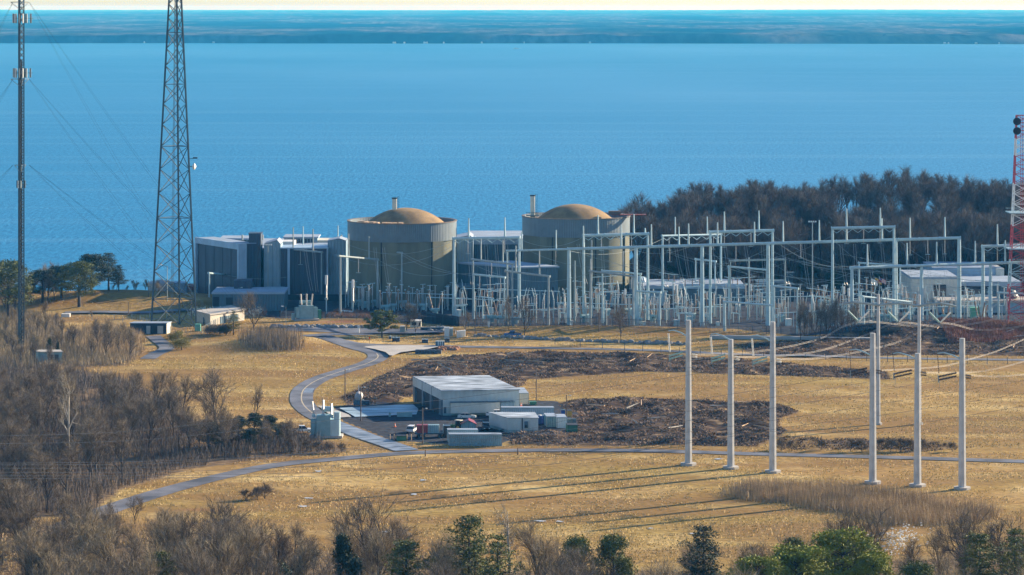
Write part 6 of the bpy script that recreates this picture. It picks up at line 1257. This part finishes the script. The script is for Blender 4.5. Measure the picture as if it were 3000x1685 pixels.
# shore pines
for kd, i, px, pt_, pb, wid, lab in (('round', 2, 232, 762, 912, 1.8, 'big blue green pine at the front of the left shore group'), ('round', 3, 268, 738, 896, 1.7, 'dark pine behind the big blue green one'), ('layer', 1, 318, 738, 890, 1.3, 'open branched pine at the right of the shore group'), ('layer', 1, 348, 775, 892, 1.1, 'thin pine rightmost of the shore group'), ('round', 3, 180, 775, 900, 1.9, 'dark rounded evergreen left of the big shore pine'), ('round', 3, 125, 785, 905, 2.0, 'dark evergreen second left of the big shore pine'), ('round', 2, 25, 757, 940, 1.5, 'brownish evergreen at the left edge above the mast foot'), ('cedar', 1, 145, 985, 1048, .9, 'small dark cedar behind the garden shed'), ('cedar', 0, 170, 1000, 1048, .8, 'smaller dark cedar beside it behind the garden shed'), ('bush', 0, 515, 965, 1005, 1.3, 'olive green round shrub, upper one by the gravel track'), ('bush', 0, 532, 985, 1028, 1.4, 'olive green round shrub, lower one by the gravel track'), ('bush', 1, 662, 950, 985, 1.2, 'dark green round bush right of the brown hedge')):
    treepx(kd, i, px, pt_, pb, lab, {'round': 'pine_tree', 'layer': 'pine_tree', 'cedar': 'cedar_tree', 'bush': 'shrub'}[kd], wid, None, 'shrub' if kd == 'bush' else 'tree')
for x, y in scatter(wpoly([(-20, 850), (170, 870), (190, 915), (-20, 930)]), 16, 5, 6): tree(rt.choice(('wood', 'pale')), rt.randrange(3), x, y, gz(x, y) + rt.uniform(8, 14), 'bare tree on the left shore behind the mast', 'bare trees of the left shore')
for x, y in scatter(wpoly([(320, 855), (445, 868), (470, 900), (330, 890)]), 9, 5, 7): tree('pale', rt.randrange(3), x, y, gz(x, y) + rt.uniform(3, 6), 'small bare tree on the shore right of the pines', 'small bare trees at the shore')
for k, (px, pb, h) in enumerate(((2290, 1318, 3.4), (2320, 1320, 3), (2405, 1318, 3.2), (2492, 1322, 3.8), (2525, 1322, 3.8), (2585, 1318, 3.6), (2610, 1322, 4), (2640, 1322, 4), (2668, 1320, 3.6), (2700, 1318, 3.4), (2790, 1322, 2.8), (755, 1465, 3.5), (775, 1462, 4), (720, 1466, 3), (905, 1318, 3.5), (935, 1325, 3.5), (965, 1328, 3.2), (1000, 1325, 2.8), (850, 1322, 4))):
    x, y, _ = G(px, pb); tree('shrub', k % 2, x, y, h, 'low rounded bare shrub beside the lower road', 'bare shrubs along the lower road', 'shrub', 'shrub', 1.2)
for k in range(9): x, y, _ = G(608 + k * 7, 980 + (k % 3) * 2); tree('shrub', k % 2, x, y, gz(x, y) + rt.uniform(3, 4.2), 'bare bush in the hedge by the transformer box', 'hedge bushes by the transformer box', 'shrub', 'shrub', 1.3)

# ------------------------------------------------------------------ uncountable growth
def blades(name, label, P_, hmin, hmax, w_, lean, m, seed=0, zoff=0.0):
    rs = np.random.RandomState(seed); n = len(P_); z = hz(P_[:, 0], P_[:, 1]) + zoff; h = rs.uniform(hmin, hmax, n); a = rs.rand(n) * 6.28; b = rs.rand(n) * 6.28; ln = lean * h * rs.rand(n)
    B = np.stack([P_[:, 0], P_[:, 1], z - .05], 1); s = np.stack([np.cos(a), np.sin(a), a * 0], 1) * w_; T = B + np.stack([np.cos(b) * ln, np.sin(b) * ln, h], 1)
    V = np.stack([B - s, B + s, T], 1).reshape(-1, 3); return tag(npobj(name, V, np.arange(3 * n).reshape(-1, 3), m, 3), label, kind='stuff')
def rpts(poly, n, seed):
    rs = np.random.RandomState(seed); a = np.array(poly); o = np.zeros((0, 2))
    while len(o) < n:
        q = rs.uniform(a.min(0), a.max(0), (n, 2)); q = q[inpoly(q[:, 0], q[:, 1], poly)]; o = np.concatenate([o, q])
    return o[:n]
def edge(P_, poly, k=4.0, seed=0):   # thin the rim out
    d = pdist(P_[:, 0], P_[:, 1], poly) + 3 * (vnoise(P_[:, 0], P_[:, 1], 5, 3) - .5); return P_[d > np.random.RandomState(seed).rand(len(P_)) * k - .5]
REED = wpoly([(2105, 1450), (2130, 1425), (2190, 1415), (2350, 1420), (2500, 1432), (2640, 1440), (2740, 1462), (2860, 1480), (2960, 1500), (2900, 1530), (2740, 1545), (2600, 1545), (2520, 1520), (2400, 1500), (2300, 1478), (2180, 1468)])
p = edge(rpts(REED, 36000, 1), REED, 7); p = p[vnoise(p[:, 0], p[:, 1], 6, 41) + vnoise(p[:, 0], p[:, 1], 2, 42) > .5]; blades('reed_bed', 'tall dense tan reed bed on the right of the front field', p, .9, 3.3, .05, .3, 'reed', 1)
p = rpts(FL, 22000, 2); p = p[vnoise(p[:, 0], p[:, 1], 9, 8) > .32]; blades('undergrowth', 'tangled brown undergrowth beneath the foreground trees', p, .5, 2.4, .05, .6, 'twig_pale', 2)
p = rpts(FORE, 60000, 22); p = p[(p[:, 1] > 470) & (np.abs(p[:, 0]) < p[:, 1] * .19)][:14000]; blades('undergrowth', 'dry grass and briars between the foreground trees', p, .4, 1.4, .08, .6, 'tuft', 22)
p = edge(rpts(WOODL, 46000, 3), WOODL, 5); p = p[vnoise(p[:, 0], p[:, 1], 8, 9) > .25]; blades('undergrowth', 'dense brown brush under the trees of the left wood', p, .8, 3.8, .06, .5, 'twig_far', 3)  # dark twig colour paints in the shade under the trees
p = edge(rpts(WOODL2, 26000, 4), WOODL2, 5); blades('undergrowth', 'brown scrub round the guyed mast', p, .8, 3.2, .07, .5, 'twig_pale', 4)
SCR = wpoly(dp((190, 830), (290, 822), (360, 838), (372, 858), (350, 890), (250, 905), (180, 890))); p = edge(rpts(SCR, 11000, 5), SCR, 7); blades('scrub', 'tan reedy scrub left of the black radio hut', p, 1.4, 3.4, .08, .3, 'reed', 5)
SAP = wpoly(dp((597, 868), (640, 860), (700, 862), (765, 866), (768, 890), (700, 894), (610, 890))); p = edge(rpts(SAP, 5200, 6), SAP, 8); blades('thicket', 'thicket of grey brown saplings between lawn and winding road', p, 1.5, 6.0, .05, .22, 'twig', 6)
RS_ = wpoly([(955, 928), (1085, 932), (1080, 918), (990, 912)]); p = rpts(RS_, 4200, 7); blades('rusty_scrub', 'rust coloured scrub patch at the left end of the switchyard', p, .6, 1.8, .12, .5, 'rust', 7)
RB_ = wpoly([(2780, 1010), (3020, 1005), (3020, 975), (2740, 972)]); p = rpts(RB_, 9000, 8); blades('rusty_scrub', 'reddish brown scrub on the mound at the right edge', p, .5, 1.6, .1, .5, 'rust', 8)
BL_ = [(38, 1190), (250, 1158), (280, 1340), (120, 1340), (60, 1300)]; p = rpts(BL_, 40000, 9); p = p[hz(p[:, 0], p[:, 1]) > -2]; blades('undergrowth', 'dark undergrowth covering the bluff slope', p, 2, 7, .12, .35, 'twig_far', 9)
for i, (P_, n, lb) in enumerate(((BURN1, 24000, 'dark cut brush litter on the cleared strip below the upper road'), (BURN2, 24000, 'dark cut brush litter on the cleared patch beside the warehouse'), (BURN3, 18000, 'dark cut brush litter on the mound before the switchyard'), (BURN4, 4000, 'low scrub along the lower road'))):
    p = rpts(P_, n, 30 + i); p = p[vnoise(p[:, 0], p[:, 1], 5, 20 + i) > .30]; blades('brush_litter', lb, p, .1, .6, .2, 2.4, 'brush', 30 + i)
# straw tufts over the fields
rs = np.random.RandomState(77); n = 190000; yy = 600 + 520 * rs.rand(n) ** 1.15; xx = (rs.rand(n) * 2 - 1) * yy * .172; p = np.stack([xx, yy], 1)
ok = np.ones(n, bool)
for P_ in (BURN1, BURN2, BURN3, YARD, GRAVEL, WOODL, REED): ok &= ~inpoly(xx, yy, P_)
for r_ in ROADS:
    for k in range(0, len(r_) - 1):
        a, b = r_[k], r_[k + 1]; dx, dy = b[0] - a[0], b[1] - a[1]; t_ = np.clip(((xx - a[0]) * dx + (yy - a[1]) * dy) / (dx * dx + dy * dy + 1e-9), 0, 1); ok &= np.hypot(xx - a[0] - t_ * dx, yy - a[1] - t_ * dy) > r_[0][2]
ok &= (vnoise(xx, yy, 11, 31) + .6 * vnoise(xx, yy, 3.2, 32) > .62) & (yy < shore(xx) - 8)
blades('dry_grass', 'rough straw coloured grass covering the fields', p[ok], .15, .5, .13, 1.0, 'tuft', 10)
# ------------------------------------------------------------------ the air
hm = bpy.data.materials.new('blue_haze'); hm.use_nodes = True; nt = hm.node_tree; nt.nodes.clear()
pv = nt.nodes.new('ShaderNodeVolumePrincipled'); o = nt.nodes.new('ShaderNodeOutputMaterial'); nt.links.new(pv.outputs[0], o.inputs['Volume'])
pv.inputs['Color'].default_value = (.045, .42, .95, 1); pv.inputs['Absorption Color'].default_value = (1, 1, 1, 1)
pv.inputs['Density'].default_value = 5.6e-5; pv.inputs['Anisotropy'].default_value = 0
M['haze'] = hm
hb = MB().prism([(-19000, -300), (19000, -300), (19000, 61500), (-19000, 61500)], -17.2, 121).build('haze', 'haze'); tag(hb, kind='stuff')
